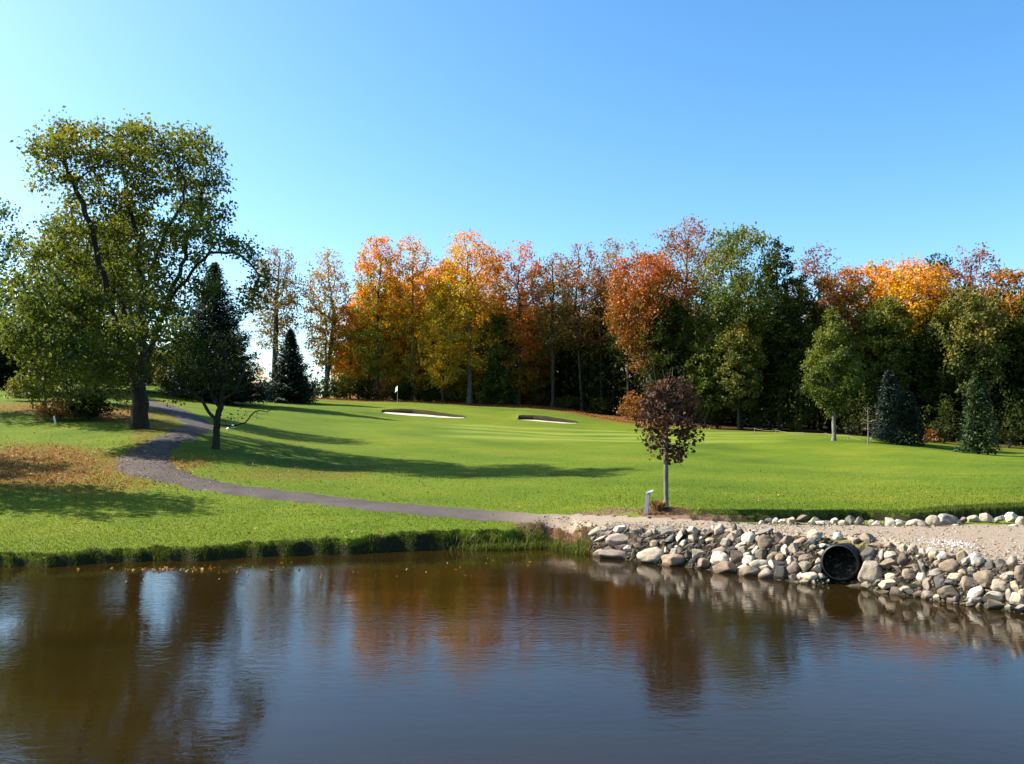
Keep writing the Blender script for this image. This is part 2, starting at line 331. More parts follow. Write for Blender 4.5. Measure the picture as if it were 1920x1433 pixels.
n = NT('asphalt_path'); co = n.coord(); q = n.noise(co, 30, 4, .75); q2 = n.noise(co, .9, 3)
c = n.mix(.55, n.ramp(q2, [(.3, (.046, .039, .036)), (.7, (.076, .064, .058))]), n.ramp(q, [(.25, (.45, .45, .45)), (.75, (1.5, 1.45, 1.4))]), 'MULTIPLY')
at_ = n.n('ShaderNodeAttribute', _attribute_name='mask'); sep = n.n('ShaderNodeSeparateColor', Color=at_.outputs['Color'])
gravel_c = n.ramp(n.noise(co, 16, 5, .8), [(.25, (.11, .074, .052)), (.5, (.22, .172, .125)), (.75, (.34, .28, .215))])
ed = n.math('ADD', sep.outputs[1], n.math('MULTIPLY', n.math('SUBTRACT', n.noise(co, 3, 4, .7), .5), .9), True)
c = n.mix(sep.outputs[0], c, gravel_c)
M_PATH = n.done(n.principled(c, .92, .15, n.bump(n.noise(co, 22, 4, .7), .5, .03)))
def strip(name, A, B, na, nb, dz, mat, maskf, thick=False):
    """sheet between two traced edge lines, draped on the terrain"""
    def resamp(L, m):
        L = np.array([hit(*p)[:2] for p in L]); d = np.arange(len(L)) * 1.0
        t = np.linspace(0, d[-1], m); X = np.stack([np.interp(t, d, L[:, 0]), np.interp(t, d, L[:, 1])], 1)
        for _ in range(14 if m == 150 else 4): X[1:-1] = (X[:-2] + 2 * X[1:-1] + X[2:]) / 4
        return X
    a, b = resamp(A, na), resamp(B, na); s = np.linspace(0, 1, nb)[None, :, None]
    wv = .06 * np.sin(np.arange(na) * .9)[:, None, None] * np.array([1, 1]) + .05 * np.sin(np.arange(na) * 2.3)[:, None, None]
    XY = a[:, None] * (1 - s) + b[:, None] * s + wv * (np.abs(s - .5) * 2)
    Z = terrain(XY[..., 0], XY[..., 1]) + dz * (1 - .97 * (np.abs(s[..., 0] - .5) * 2) ** 6)
    V = np.concatenate([XY, Z[..., None]], -1).reshape(-1, 3); i = np.arange(na * nb).reshape(na, nb)
    F = np.stack([i[:-1, :-1], i[:-1, 1:], i[1:, 1:], i[1:, :-1]], -1).reshape(-1, 4)
    m = np.zeros((na, nb, 4)); m[..., 0] = maskf(XY); m[..., 1] = 1 - np.abs(s[..., 0] - .5) * 2
    o = obj(name, mesh(name, V, F, None, True, {'mask': m.reshape(-1, 4)}), mat); o['kind'] = 'structure'; return o
near = [(1130, 990), (1060, 987), (981, 981), (869, 974), (798, 967), (700, 959), (600, 946), (569, 942), (502, 937), (435, 927), (368, 920), (301, 902), (245, 894), (214, 882), (216, 866), (234, 849), (271, 831), (318, 813), (342, 801), (344, 792), (326, 782), (288, 766), (255, 757)]
farl = [(1180, 968), (1100, 966), (1050, 965), (1009, 964), (925, 957), (798, 947), (700, 940), (600, 926), (536, 920), (469, 913), (419, 904), (368, 893), (335, 880), (316, 865), (318, 848), (335, 834), (368, 822), (396, 810), (402, 799), (385, 786), (350, 770), (310, 757), (275, 752)]
strip('cart_path', near, farl, 150, 9, .035, M_PATH, lambda XY: sstep(-1.5, 2.5, XY[..., 0]))
rn = [(1060, 989), (1120, 990), (1200, 993), (1300, 996), (1400, 1001), (1500, 1006), (1580, 1010), (1660, 1021), (1750, 1041), (1850, 1056), (1960, 1072), (2200, 1108), (2500, 1150)]
rf = [(1080, 965), (1140, 968), (1200, 970), (1280, 974), (1350, 979), (1420, 984), (1500, 986), (1600, 986), (1700, 986), (1820, 984), (1990, 984), (2250, 985), (2560, 986)]
strip('gravel_road', rn, rf, 170, 14, .05, M_PATH, lambda XY: 1 + 0 * XY[..., 0])

M_SAND = simple('bunker_sand', (.46, .39, .31), .95, .1, .1, 3)
M_FACE = simple('bunker_face_shade', (.035, .03, .016), .95, .05, .4, 8)  # bunker wall in near-black brown, its shade put into the colour
for bk in BUNK:
    P_ = np.linspace(bk['p0'], bk['p1'], 60); q_ = np.linspace(.02, .99, 10)[:, None]
    yf, yb, s_ = bunker_q(bk, P_, 0 * P_); Yb = yf[None] * (1 - q_) + (yb[None] - .08) * q_; Xb = (P_[None] - CXP) / FPX * Yb
    Zb = terrain(Xb, Yb) + .05
    i = np.arange(Xb.size).reshape(Xb.shape); F = np.stack([i[:-1, :-1], i[:-1, 1:], i[1:, 1:], i[1:, :-1]], -1).reshape(-1, 4)
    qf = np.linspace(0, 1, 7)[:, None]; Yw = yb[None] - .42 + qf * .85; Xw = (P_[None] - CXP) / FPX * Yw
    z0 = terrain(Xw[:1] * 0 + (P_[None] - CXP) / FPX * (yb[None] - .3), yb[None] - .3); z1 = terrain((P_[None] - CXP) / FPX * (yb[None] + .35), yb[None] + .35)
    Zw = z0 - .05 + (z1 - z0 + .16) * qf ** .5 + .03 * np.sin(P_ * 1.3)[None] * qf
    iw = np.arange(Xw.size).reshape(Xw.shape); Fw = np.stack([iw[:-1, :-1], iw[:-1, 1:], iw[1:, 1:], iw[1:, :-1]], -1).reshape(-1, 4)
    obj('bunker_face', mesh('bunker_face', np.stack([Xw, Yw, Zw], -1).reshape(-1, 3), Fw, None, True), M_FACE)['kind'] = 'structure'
    o = obj('sand_bunker', mesh('sand_bunker', np.stack([Xb, Yb, Zb], -1).reshape(-1, 3), F, None, True), M_SAND); o['kind'] = 'structure'

# ------------------------------------------------------------------ plant builders
def tubes(P0, P1, r0, r1, k=6):
    d = P1 - P0; L = np.linalg.norm(d, axis=1, keepdims=True); d = d / np.maximum(L, 1e-6)
    h = np.where(np.abs(d[:, 2:3]) > .9, np.array([[1., 0, 0]]), np.array([[0, 0, 1.]]))
    u = np.cross(d, h); u /= np.linalg.norm(u, axis=1, keepdims=True); v = np.cross(d, u)
    a = np.arange(k) * 2 * np.pi / k; ring = np.cos(a)[None, :, None] * u[:, None] + np.sin(a)[None, :, None] * v[:, None]
    A = P0[:, None] + ring * r0[:, None, None]; B = P1[:, None] + ring * r1[:, None, None]
    V = np.concatenate([A, B], 1).reshape(-1, 3); m = len(P0); o = (np.arange(m) * 2 * k)[:, None]
    j = np.arange(k)[None]; j2 = (j + 1) % k
    F = np.stack([o + j, o + j2, o + k + j2, o + k + j], -1).reshape(-1, 4)
    return V, F
def unit(x): return x / np.maximum(np.linalg.norm(x, axis=-1, keepdims=True), 1e-9)
def leaves(rng, P, size, out=None, up=.5, shape='diamond', asp=.62):
    m = len(P); a = unit(rng.normal(size=(m, 3)) + np.array([0, 0, -.35])); nrm = rng.normal(size=(m, 3)) * .75 + np.array([0, 0, up])
    if out is not None: nrm = nrm + out * .6
    nrm = unit(nrm); b = unit(np.cross(nrm, a)); nrm = np.cross(a, b); s = size[:, None] * .5
    if shape == 'diamond':
        w_ = asp; V = np.stack([P - a * s, P + b * s * w_ + nrm * s * .22 - a * s * .1, P + a * s, P - b * s * w_ + nrm * s * .22 - a * s * .1], 1)
        k = 4; F = np.arange(m * 4).reshape(m, 4)
        return V.reshape(-1, 3), F
    pts = [(-.9, 0), (-.55, .75), (-.05, .95), (0.1, .5), (.55, .6), (1, 0), (.55, -.6), (.1, -.5), (-.05, -.95), (-.55, -.75)]   # lobed leaf
    V = np.stack([P + a * s * x + b * s * y + nrm * s * .3 * abs(y) for x, y in pts], 1)
    i = np.arange(m)[:, None] * 10
    F = [np.concatenate([i + np.array([[0, 1, 2, 3]]), i + np.array([[0, 3, 4, 5]]), i + np.array([[0, 5, 6, 7]]), i + np.array([[0, 7, 8, 9]])])]
    return V.reshape(-1, 3), F[0]
def snoise(rng, P, L):
    o = 0
    for _ in range(4):
        kv = rng.normal(size=3) / L * 1.6; o = o + np.sin(P @ kv * 2 + rng.uniform(0, 6.28))
    return o / 2.4
def grow(rng, A, N0, par0, D, dk, maxit=90, di=1e9, trop=.05):
    N = [np.array(p, float) for p in N0]; par = list(par0); A = A.copy()
    NA = np.array(N); d2 = ((A[:, None] - NA[None]) ** 2).sum(-1); near_ = d2.argmin(1); dist = np.sqrt(d2.min(1))
    for it in range(maxit):
        keep = dist > dk; A, near_, dist = A[keep], near_[keep], dist[keep]
        if len(A) == 0: break
        act = dist < di
        if not act.any(): break
        NA = np.array(N); v = unit(A[act] - NA[near_[act]]); S = np.zeros_like(NA); np.add.at(S, near_[act], v)
        ids = np.unique(near_[act]); S = unit(S[ids]) + rng.normal(size=(len(ids), 3)) * .16 + np.array([0, 0, trop]); new = NA[ids] + unit(S) * D
        s0 = len(N); N += list(new); par += list(ids)
        dd = np.sqrt(((A[:, None] - new[None]) ** 2).sum(-1)); j = dd.argmin(1); m_ = dd[np.arange(len(A)), j]; up = m_ < dist - 1e-6
        near_[up] = s0 + j[up]; dist[up] = m_[up]
        if not up.any(): break
    return np.array(N), np.array(par)
def radii(N, par, rt, Rb, e=2.3):
    n_ = len(N); acc = np.zeros(n_); ch = np.zeros(n_, int)
    for i in range(n_ - 1, -1, -1):
        r = acc[i] ** (1 / e) if acc[i] > 0 else 1.0
        acc[i] = r
        if par[i] >= 0: acc[par[i]] += r ** e; ch[par[i]] += 1
    r = acc; r = rt + (r - 1) * (Rb - rt) / max(r[0] - 1, 1e-6)
    return r, ch
def woody(N, par, r, k, flare=.5, minr=0):
    i = np.where((par >= 0) & (r > minr))[0]; P0, P1 = N[par[i]].copy(), N[i]
    r0 = np.minimum(r[par[i]], r[i] * 1.7); r1 = r[i]
    z0 = np.maximum(P0[:, 2], 0); z1 = np.maximum(P1[:, 2], 0); big = r0 > r[0] * .6
    r0 = r0 * (1 + flare * np.exp(-z0 / max(r[0] * 1.4, .05)) * big); r1 = r1 * (1 + flare * np.exp(-z1 / max(r[0] * 1.4, .05)) * big)
    d = unit(P1 - P0); P0 = P0 - d * (r1 * .35)[:, None]
    return tubes(P0, P1, r0, r1, k)
def trunk_line(rng, H, D, lean=(0, 0), wob=.02, below=.35):
    z = np.arange(-below, H + D * .5, D); x = np.cumsum(rng.normal(size=(len(z), 2)) * wob * D, 0) + np.outer(np.maximum(z, 0), lean)
    x[:2] = 0; return [np.array([x[i, 0], x[i, 1], z[i]]) for i in range(len(z))], list(range(-1, len(z) - 1))
def crown_leaves(rng, N, par, r, ch, H, hb, per, sig, size, rmax, bare=None, tintf=None, shape='diamond', cap=None, up=.5, clip=None):
    tw = np.where((r < rmax) & (N[:, 2] > hb * .8))[0]
    if bare is not None: tw = tw[rng.random(len(tw)) < bare(N[tw])]
    k = rng.poisson(per, len(tw)); P = np.repeat(N[tw], k, 0) + rng.normal(size=(k.sum(), 3)) * sig * np.array([1, 1, .75])
    P = P[P[:, 2] > .15]
    if clip is not None: P = P[clip(P)]
    if cap and len(P) > cap: P = P[rng.permutation(len(P))[:cap]]
    c = N[tw].mean(0); out = unit(P - c)
    V, F = leaves(rng, P, size * rng.uniform(.65, 1.25, len(P)), out, up, shape)
    t = tintf(P) if tintf else np.full(len(P), .5)
    t = np.clip(t + rng.normal(size=len(P)) * .10, .01, .99)
    if shape != 'diamond': t = np.tile(t, 4)
    return V, F, t

def forest_tree(name, px, vtop, Y, hw, hbf, pal, label, dens=1.0, bare_top=0.0, seed=0, bark=None, group=None, cat='tree', prof=None,
                leaf=.36, vary=(.55, .25), trunk_r=None, base=None, nA=520, off=0, cone=.0, stems=1, lean=0.0):
    rng = np.random.default_rng(seed + 17); g = ground(px, Y) if base is None else base
    topz = at(px, vtop, Y)[2]; H = topz - g[2]; W = hw / FPX * Y
    root = empty(name, tuple(g), label, cat, group)
    hb = H * hbf; A = []
    pr = prof or ([0, .15, .4, .65, .85, 1.0], [.45, .85, 1.0, .97, .82, .42])
    while len(A) < nA:
        q = rng.random((400, 3)); zz = q[:, 0]; rr = np.interp(zz, *pr); keep = rng.random(400) < (rr ** 2 + .12); a = q[:, 1] * 6.283; r_ = np.sqrt(q[:, 2]) * rr * W
        P = np.stack([np.cos(a) * r_ + off * W, np.sin(a) * r_, hb + zz * (H - hb)], 1)[keep]
        P = P[snoise(np.random.default_rng(seed), P, W * .5) > -.3 + rng.random(len(P)) * .25]; A += list(P)
    A = np.array(A[:nA]); D = max(.35, H / 34)
    N0, p0 = trunk_line(rng, H * (.66 if stems == 1 else .42), D, (lean, 0), .03)
    if stems > 1:
        b = 1
        for s in range(1, stems):
            an = rng.uniform(0, 6.28); prev = b
            for i in range(1, int(H * .6 / D)):
                N0.append(np.array([math.cos(an) * .10 * D * i + (rng.random() - .5) * .1, math.sin(an) * .10 * D * i, N0[b][2] + i * D])); p0.append(prev); prev = len(N0) - 1
    N, par = grow(rng, A, N0, p0, D, D * 1.25, 70, 1e9, .12)
    Rb = trunk_r or H * .0125; r, ch = radii(N, par, .016, Rb, 2.0)
    V, F = woody(N, par, r, 6, .4, .0)
    obj('trunk', mesh('trunk', V, F, None, True), bark or BARK, root)
    hv, nv = vary
    nrng = np.random.default_rng(seed + 5)
    def tint(P): return .5 + hv * ((P[:, 2] - hb) / (H - hb) - .55) + nv * snoise(np.random.default_rng(seed + 3), P, 2.2)
    bf = None
    if bare_top > 0: bf = lambda P: np.clip(1.15 - bare_top * np.clip((P[:, 2] / H - .45) / .5, 0, 1), .03, 1)
    V, F, t = crown_leaves(rng, N, par, r, ch, H, hb, 19 * dens, .40 * max(W / 4, .6), leaf, max(Rb * .35, .03), bf, tint)
    obj('crown', mesh('crown', V, F, {'tint': t}), PAL[pal], root)
    return root

def bush(name, px, Y, wpx, vtop, pal, label, seed, dens=1.0, leaf=.2, group=None, cat='bush', depth=.8, base=None, nstem=7, vary=(.3, .3), n=150):
    rng = np.random.default_rng(seed); g = ground(px, Y) if base is None else base; H = at(px, vtop, Y)[2] - g[2]; W = wpx / FPX * Y
    root = empty(name, tuple(g), label, cat, group)
    A = []
    while len(A) < n:
        P = rng.uniform(-1, 1, (300, 3)); P[:, 2] = P[:, 2] * .5 + .5; rr = np.sqrt(P[:, 0] ** 2 + P[:, 1] ** 2)
        ok = rr < np.interp(P[:, 2], [0, .3, .6, .85, 1], [.8, 1, .9, .6, .2]); P = P[ok] * np.array([W, W * depth, H])
        A += list(P[snoise(np.random.default_rng(seed), P, W * .5) > -.5])
    A = np.array(A[:n]); N0 = [np.zeros(3) - np.array([0, 0, .2])]; p0 = [-1]
    for s in range(nstem):
        an = rng.uniform(0, 6.28); N0.append(np.array([math.cos(an) * W * .15, math.sin(an) * W * .15, H * .18])); p0.append(0)
    D = max(.12, H / 12); N, par = grow(rng, A, N0, p0, D, D * 1.2, 40)
    r, ch = radii(N, par, .008, max(.03, H * .012)); V, F = woody(N, par, r, 4, 0)
    obj('stem', mesh('stem', V, F, None, True), BARK, root)
    def tint(P): return .5 + vary[0] * (P[:, 2] / H - .5) + vary[1] * snoise(np.random.default_rng(seed + 3), P, W * .5)
    V, F, t = crown_leaves(rng, N, par, r, ch, H, 0, 9 * dens, max(.12, W * .12), leaf, 1, None, tint)
    obj('foliage', mesh('foliage', V, F, {'tint': t}), PAL[pal], root)
    return root

def spruce(px, Y, wpx, vtop, pal, label, seed, group=None, base=None, dens=1.0, nl=.3, gap=0.0, name='spruce_tree', fb=.03, power=.85):
    rng = np.random.default_rng(seed); g = ground(px, Y) if base is None else base; H = at(px, vtop, Y)[2] - g[2]; W = wpx / FPX * Y
    root = empty(name, tuple(g), label, 'spruce tree', group)
    z = np.arange(-.3, H, H / 14); P = np.stack([0 * z, 0 * z, z], 1); rad = np.interp(z, [0, H], [H * .014 + .03, .015])
    parts = [tubes(P[:-1], P[1:], rad[:-1], rad[1:], 7)]
    NP, NR, BD = [], [], []
    nb = int(170 * dens); B0, B1, b0, b1 = [], [], [], []
    for i in range(nb):
        zf = fb + (1 - fb) * ((i + rng.random()) / nb) ** .9; L = W * ((1 - zf) ** power) * rng.uniform(.72, 1.12) + .12; an = i * 2.39996 + rng.normal() * .25
        z0 = zf * H; dirh = np.array([math.cos(an), math.sin(an), 0]); m = max(4, int(L / .28)); s = np.linspace(0, 1, m + 1)
        curve = dirh[None] * (s * L)[:, None] + np.array([0, 0, 1.])[None] * (z0 + L * (-.26 * s * (1 - zf) + .30 * s ** 2.2 + .25 * zf * s))[:, None]
        B0.append(curve[:-1]); B1.append(curve[1:]); rr = np.linspace(.03, .008, m + 1) * (H / 9); b0.append(rr[:-1]); b1.append(rr[1:])
        side = np.array([-dirh[1], dirh[0], 0])
        for sgn in (-1, 1):
            for q in range(m):
                Ls = L * .5 * (1 - s[q] * .55) * rng.uniform(.6, 1.2); tip = curve[q] + side * sgn * Ls + dirh * Ls * .8 + np.array([0, 0, -.12 * Ls])
                k = max(2, int(Ls / (nl * .42))); tt = (np.arange(k) + rng.random(k)) / k
                NP.append(curve[q] + (tip - curve[q]) * tt[:, None]); BD.append(np.tile(unit(tip - curve[q]), (k, 1)))
        NP.append(curve[1:]); BD.append(np.tile(dirh, (m, 1)))
    parts.append(tubes(np.concatenate(B0), np.concatenate(B1), np.concatenate(b0), np.concatenate(b1), 4))
    V, F = merge(parts); obj('trunk', mesh('trunk', V, F, None, True), BARK_D, root)
    P = np.repeat(np.concatenate(NP), 2, 0); Bd = np.repeat(np.concatenate(BD), 2, 0); m = len(P); P = P + rng.normal(size=(m, 3)) * .05
    a = unit(Bd + rng.normal(size=(m, 3)) * .45 + np.array([0, 0, -.12])); b = unit(np.cross(a, rng.normal(size=(m, 3)) * .6 + np.array([0, 0, 1.]))); s = nl * rng.uniform(.6, 1.2, m)[:, None]
    V = np.stack([P - a * s * .3, P + b * s * .2, P + a * s * .75, P - b * s * .2], 1).reshape(-1, 3)
    t = np.clip(.5 + .25 * snoise(rng, P, 1.2) + rng.normal(size=m) * .15, .01, .99)
    obj('needles', mesh('needles', V, np.arange(m * 4).reshape(m, 4), {'tint': t}), PAL[pal], root)
    return root

# ------------------------------------------------------------------ the big tree on the left
def big_tree():
    rng = np.random.default_rng(5); Y0 = 43.0; g = hit(262, 803); Y0 = float(g[1]); root = empty('cottonwood_tree', tuple(g), 'tallest tree on the left with spreading limbs and open green crown beside the path', 'tree')
    L = lambda px, v, dy=0: at(px, v, Y0 + dy) - g
    lines = [  # traced limbs: (px, row, metres behind the trunk)
      [(262, 812, 0), (262, 790, 0), (260, 750, 0), (262, 700, 0), (266, 650, 0), (268, 610, 0), (268, 560, .3), (264, 510, .3), (255, 450, .5), (243, 390, .8), (235, 330, 1), (228, 285, 1)],
      [(262, 720, 0), (236, 670, -.5), (215, 620, -1), (202, 560, -1.3), (188, 500, -1.5), (172, 440, -1.8), (155, 390, -1.8), (132, 335, -2), (118, 290, -2)],
      [(266, 700, 0), (285, 650, .6), (300, 610, 1), (318, 560, 1.2), (338, 510, 1.4), (352, 450, 1.6), (375, 380, 1.6), (385, 320, 1.6)],
      [(268, 560, .3), (285, 500, -1.3), (300, 460, -2), (318, 425, -2.4), (340, 385, -2.6), (350, 330, -2.4)],
      [(318, 560, 1.2), (350, 520, .5), (400, 470, 0), (440, 475, -.6), (475, 495, -.9), (488, 530, -1)],
      [(215, 620, -1), (170, 600, -2.4), (120, 575, -3.2), (70, 550, -3.5)],
      [(266, 650, 0), (240, 600, 2.5), (215, 540, 3.6), (200, 470, 4.2), (190, 400, 4)],
      [(236, 670, -.5), (190, 665, -2.5), (140, 655, -3.5), (90, 660, -4)],
      [(268, 620, 0), (300, 640, -2), (330, 640, -3), (345, 670, -3.5)],
    ]
    N0, p0 = [], []
    for li, ln in enumerate(lines):
        P = np.array([L(*q) for q in ln]); 
        prev = -1
        if li:
            d = np.linalg.norm(np.array(N0) - P[0], axis=1); prev = int(d.argmin())
        seg = np.concatenate([[0], np.cumsum(np.linalg.norm(np.diff(P, axis=0), axis=1))]); t = np.arange(0 if not li else .5, seg[-1], .5)
        Q = np.stack([np.interp(t, seg, P[:, c]) for c in range(3)], 1) + rng.normal(size=(len(t), 3)) * .06 * (t > 1)[:, None]
        for q in Q: N0.append(q); p0.append(prev); prev = len(N0) - 1
    lobes = [(138, 240, 28, 18, -1), (262, 240, 34, 18, 0), (348, 252, 24, 18, 1), (80, 255, 20, 16, -1), (120, 285, 62, 45, -2), (85, 290, 40, 35, -2), (150, 262, 45, 35, 0), (225, 275, 70, 48, 1), (270, 262, 60, 35, -1), (325, 290, 55, 50, -1), (385, 285, 38, 48, 1), (372, 262, 20, 22, 1), (150, 350, 75, 50, -1), (255, 350, 75, 60, 0), (350, 360, 55, 50, 2), (402, 345, 30, 40, 0),
      (170, 420, 75, 50, 0), (250, 440, 70, 60, 2), (345, 430, 55, 45, -2), (400, 410, 38, 35, 0), (432, 385, 12, 12, 0), (100, 470, 60, 50, -2), (135, 440, 50, 40, 1), (195, 510, 75, 55, 2), (290, 500, 55, 50, 0), (360, 470, 45, 30, 1), (415, 455, 40, 24, 0), (455, 475, 38, 22, -1), (485, 505, 28, 30, -1), (490, 545, 24, 32, -1), (465, 570, 26, 32, -1),
      (60, 545, 60, 40, -3), (120, 560, 70, 45, -3), (60, 610, 65, 45, -4), (150, 620, 80, 50, -2), (215, 640, 60, 50, -1), (235, 570, 60, 55, 3), (330, 570, 36, 45, 1), (385, 540, 32, 30, 0), (340, 640, 34, 50, -3), (350, 690, 30, 30, -3.5), (30, 590, 40, 40, -3), (20, 630, 40, 35, -4), (130, 680, 75, 45, -4), (205, 700, 55, 40, -3), (90, 650, 70, 40, -4), (290, 560, 30, 40, -2)]
    A = []
    for (px, v, rx, ry, dy) in lobes:
        k = int(10 + rx * ry / 42); q = unit(rng.normal(size=(k, 3))) * rng.random((k, 1)) ** .4; c = L(px, v, dy * 1.5); m = Y0 / FPX
        A.append(c + q * np.array([rx * m, max(rx, ry) * m * 1.1, ry * m]))
    A = np.concatenate(A); A = A[snoise(np.random.default_rng(33), A, 1.5) > -.7]
    N, par = grow(rng, A, N0, p0, .42, .5, 60, 1e9, .02)
    r, ch = radii(N, par, .012, .37, 2.0)
    V, F = woody(N, par, r, 9, .35); obj('trunk', mesh('trunk', V, F, None, True), BARK_D, root)
    # ground mound round the butt is the lawn's; leaves:
    H = 16
    def tint(P): return .40 + .42 * (P[:, 2] / H - .5) + .2 * snoise(np.random.default_rng(9), P, 1.7) - .022 * P[:, 0]
    V, F, t = crown_leaves(rng, N, par, r, ch, H, .4, 34, .28, .20, .045, None, tint, up=.4)
    obj('crown', mesh('crown', V, F, {'tint': t}), PAL['cottonwood'], root)
big_tree()

# ------------------------------------------------------------------ other trees and bushes at the left
forest_tree('broadleaf_tree', 165, 430, 56, 115, .12, 'cottonwood', 'dense green tree standing behind the limbs of the tallest tree', seed=27, leaf=.24, dens=1.3, vary=(.4, .3), nA=520, trunk_r=.3)
forest_tree('broadleaf_tree', -95, 345, 47, 120, .2, 'bluegreen', 'blue green tree cut by the left edge behind the tallest tree', seed=21, leaf=.2, dens=1.3, vary=(.4, .3), nA=420, trunk_r=.3)
forest_tree('broadleaf_tree', 60, 600, 76, 110, .05, 'deepgreen', 'dark green tree low on the skyline beyond the left lawn', seed=22, leaf=.32, dens=1.5, group='dark trees beyond the left lawn')
forest_tree('broadleaf_tree', -60, 585, 70, 110, .05, 'deepgreen', 'darkest tree at the left edge beyond the sunlit lawn', seed=23, leaf=.32, dens=1.6, group='dark trees beyond the left lawn')
forest_tree('broadleaf_tree', 190, 640, 84, 90, .05, 'olive', 'olive tree seen behind the trunk of the tallest tree', seed=24, leaf=.32, dens=1.4, group='dark trees beyond the left lawn')
forest_tree('broadleaf_tree', 268, 645, 96, 50, .02, 'deepgreen', 'low dark tree closing the gap just right of the thick trunk', seed=26, leaf=.3, dens=1.6, group='dark trees beyond the left lawn')
forest_tree('broadleaf_tree', 335, 650, 92, 60, .05, 'olive', 'yellowish olive tree seen between the thick trunk and the dark spruce', seed=25, leaf=.3, dens=1.4, group='dark trees beyond the left lawn')
bush('drooping_bush', 140, 46, 95, 600, 'cottonwood', 'large drooping light green bush beside the thick trunk', 31, 1.5, .2, None, 'bush', .8, n=260, vary=(.3, .3))
bush('olive_bush', 62, 54, 48, 686, 'olive', 'small yellow olive bush left of the drooping bush', 32, 1.3, .2, None, 'bush', n=140)
bush('low_shrub', 110, 44.5, 45, 745, 'rust', 'low brownish shrub at the foot of the drooping bush', 33, .9, .13, None, 'bush', n=120)
bush('low_shrub', 170, 45, 40, 735, 'deepgreen', 'dark low shrub between drooping bush and thick trunk', 34, 1.0, .15, None, 'bush', n=120)
bush('green_bush', 452, 127, 24, 705, 'deepgreen', 'low green bush at the right foot of the taller spruce', 36, 1.2, .35, None, 'bush', n=120)
bush('orange_bush', 478, 128, 30, 676, 'goldorange', 'orange bush far behind, between the two left spruces', 35, 1.2, .35, None, 'bush', n=120)
spruce(398, 86, 100, 494, 'spruce', 'taller near black spruce behind the small spreading tree', 41, 'dark spruces left of the green', dens=1.3, nl=.34)
spruce(543, 104, 52, 620, 'spruce', 'shorter wide dark spruce standing alone left of the green', 42, 'dark spruces left of the green', dens=1.4, nl=.36, power=.9)
# small spreading tree by the path
def spreading_tree():
    rng = np.random.default_rng(77); g = hit(405, 842); Y0 = float(g[1]); root = empty('crabapple_tree', tuple(g), 'small dark spreading tree with crooked low branch right of the path', 'tree')
    L = lambda px, v, dy=0: at(px, v, Y0 + dy) - g
    lines = [[(405, 850, 0), (406, 820, 0), (407, 795, 0), (410, 775, 0), (415, 755, 0), (420, 725, 0), (425, 690, .2), (420, 655, .3)],
             [(407, 795, 0), (425, 800, -.2), (445, 798, -.3), (462, 790, -.3), (476, 775, -.3), (488, 768, -.3)],
             [(409, 785, 0), (440, 785, .3), (455, 780, .3), (470, 770, .3), (480, 766, .3)],
             [(408, 790, 0), (390, 772, -.2), (380, 752, -.4), (360, 735, -.6), (340, 715, -.7), (325, 745, -.8)],
             [(412, 765, 0), (398, 745, .5), (395, 715, .6), (380, 690, .9), (365, 660, .9)],
             [(415, 755, 0), (440, 735, -.4), (455, 705, -.5), (462, 675, -.5)]]
    N0, p0 = [], []
    for li, ln in enumerate(lines):
        P = np.array([L(*q) for q in ln]); prev = -1 if not li else int(np.linalg.norm(np.array(N0) - P[0], axis=1).argmin())
        seg = np.concatenate([[0], np.cumsum(np.linalg.norm(np.diff(P, axis=0), axis=1))]); t = np.arange(0 if not li else .2, seg[-1], .2)
        for q in np.stack([np.interp(t, seg, P[:, c]) for c in range(3)], 1) + rng.normal(size=(len(t), 3)) * .02: N0.append(q); p0.append(prev); prev = len(N0) - 1
    A = []
    for (px, v, rx, ry, dy) in [(400, 700, 72, 40, 0), (325, 745, 22, 18, -.6), (360, 690, 40, 40, -.5), (430, 650, 40, 35, 0), (385, 645, 45, 30, .5), (345, 725, 28, 22, -.6), (445, 700, 28, 30, -.4), (415, 730, 45, 25, 0), (500, 768, 20, 10, -.3), (490, 782, 18, 12, -.2)]:
        k = int(10 + rx * ry / 22); q = unit(rng.normal(size=(k, 3))) * rng.random((k, 1)) ** .4; m = Y0 / FPX; A.append(L(px, v, dy) + q * np.array([rx * m, rx * m, ry * m]))
    N, par = grow(rng, np.concatenate(A), N0, p0, .17, .2, 40, 1e9, 0); r, ch = radii(N, par, .007, .15, 2.3)
    V, F = woody(N, par, r, 7, .4); obj('trunk', mesh('trunk', V, F, None, True), BARK_D, root)
    V, F, t = crown_leaves(rng, N, par, r, ch, 4, .9, 5, .16, .13, .03, lambda P: np.where(P[:, 0] > 1.25, .12, 1.0), lambda P: .4 + .3 * snoise(rng, P, .8))
    obj('crown', mesh('crown', V, F, {'tint': t}), PAL['deepgreen'], root)
spreading_tree()

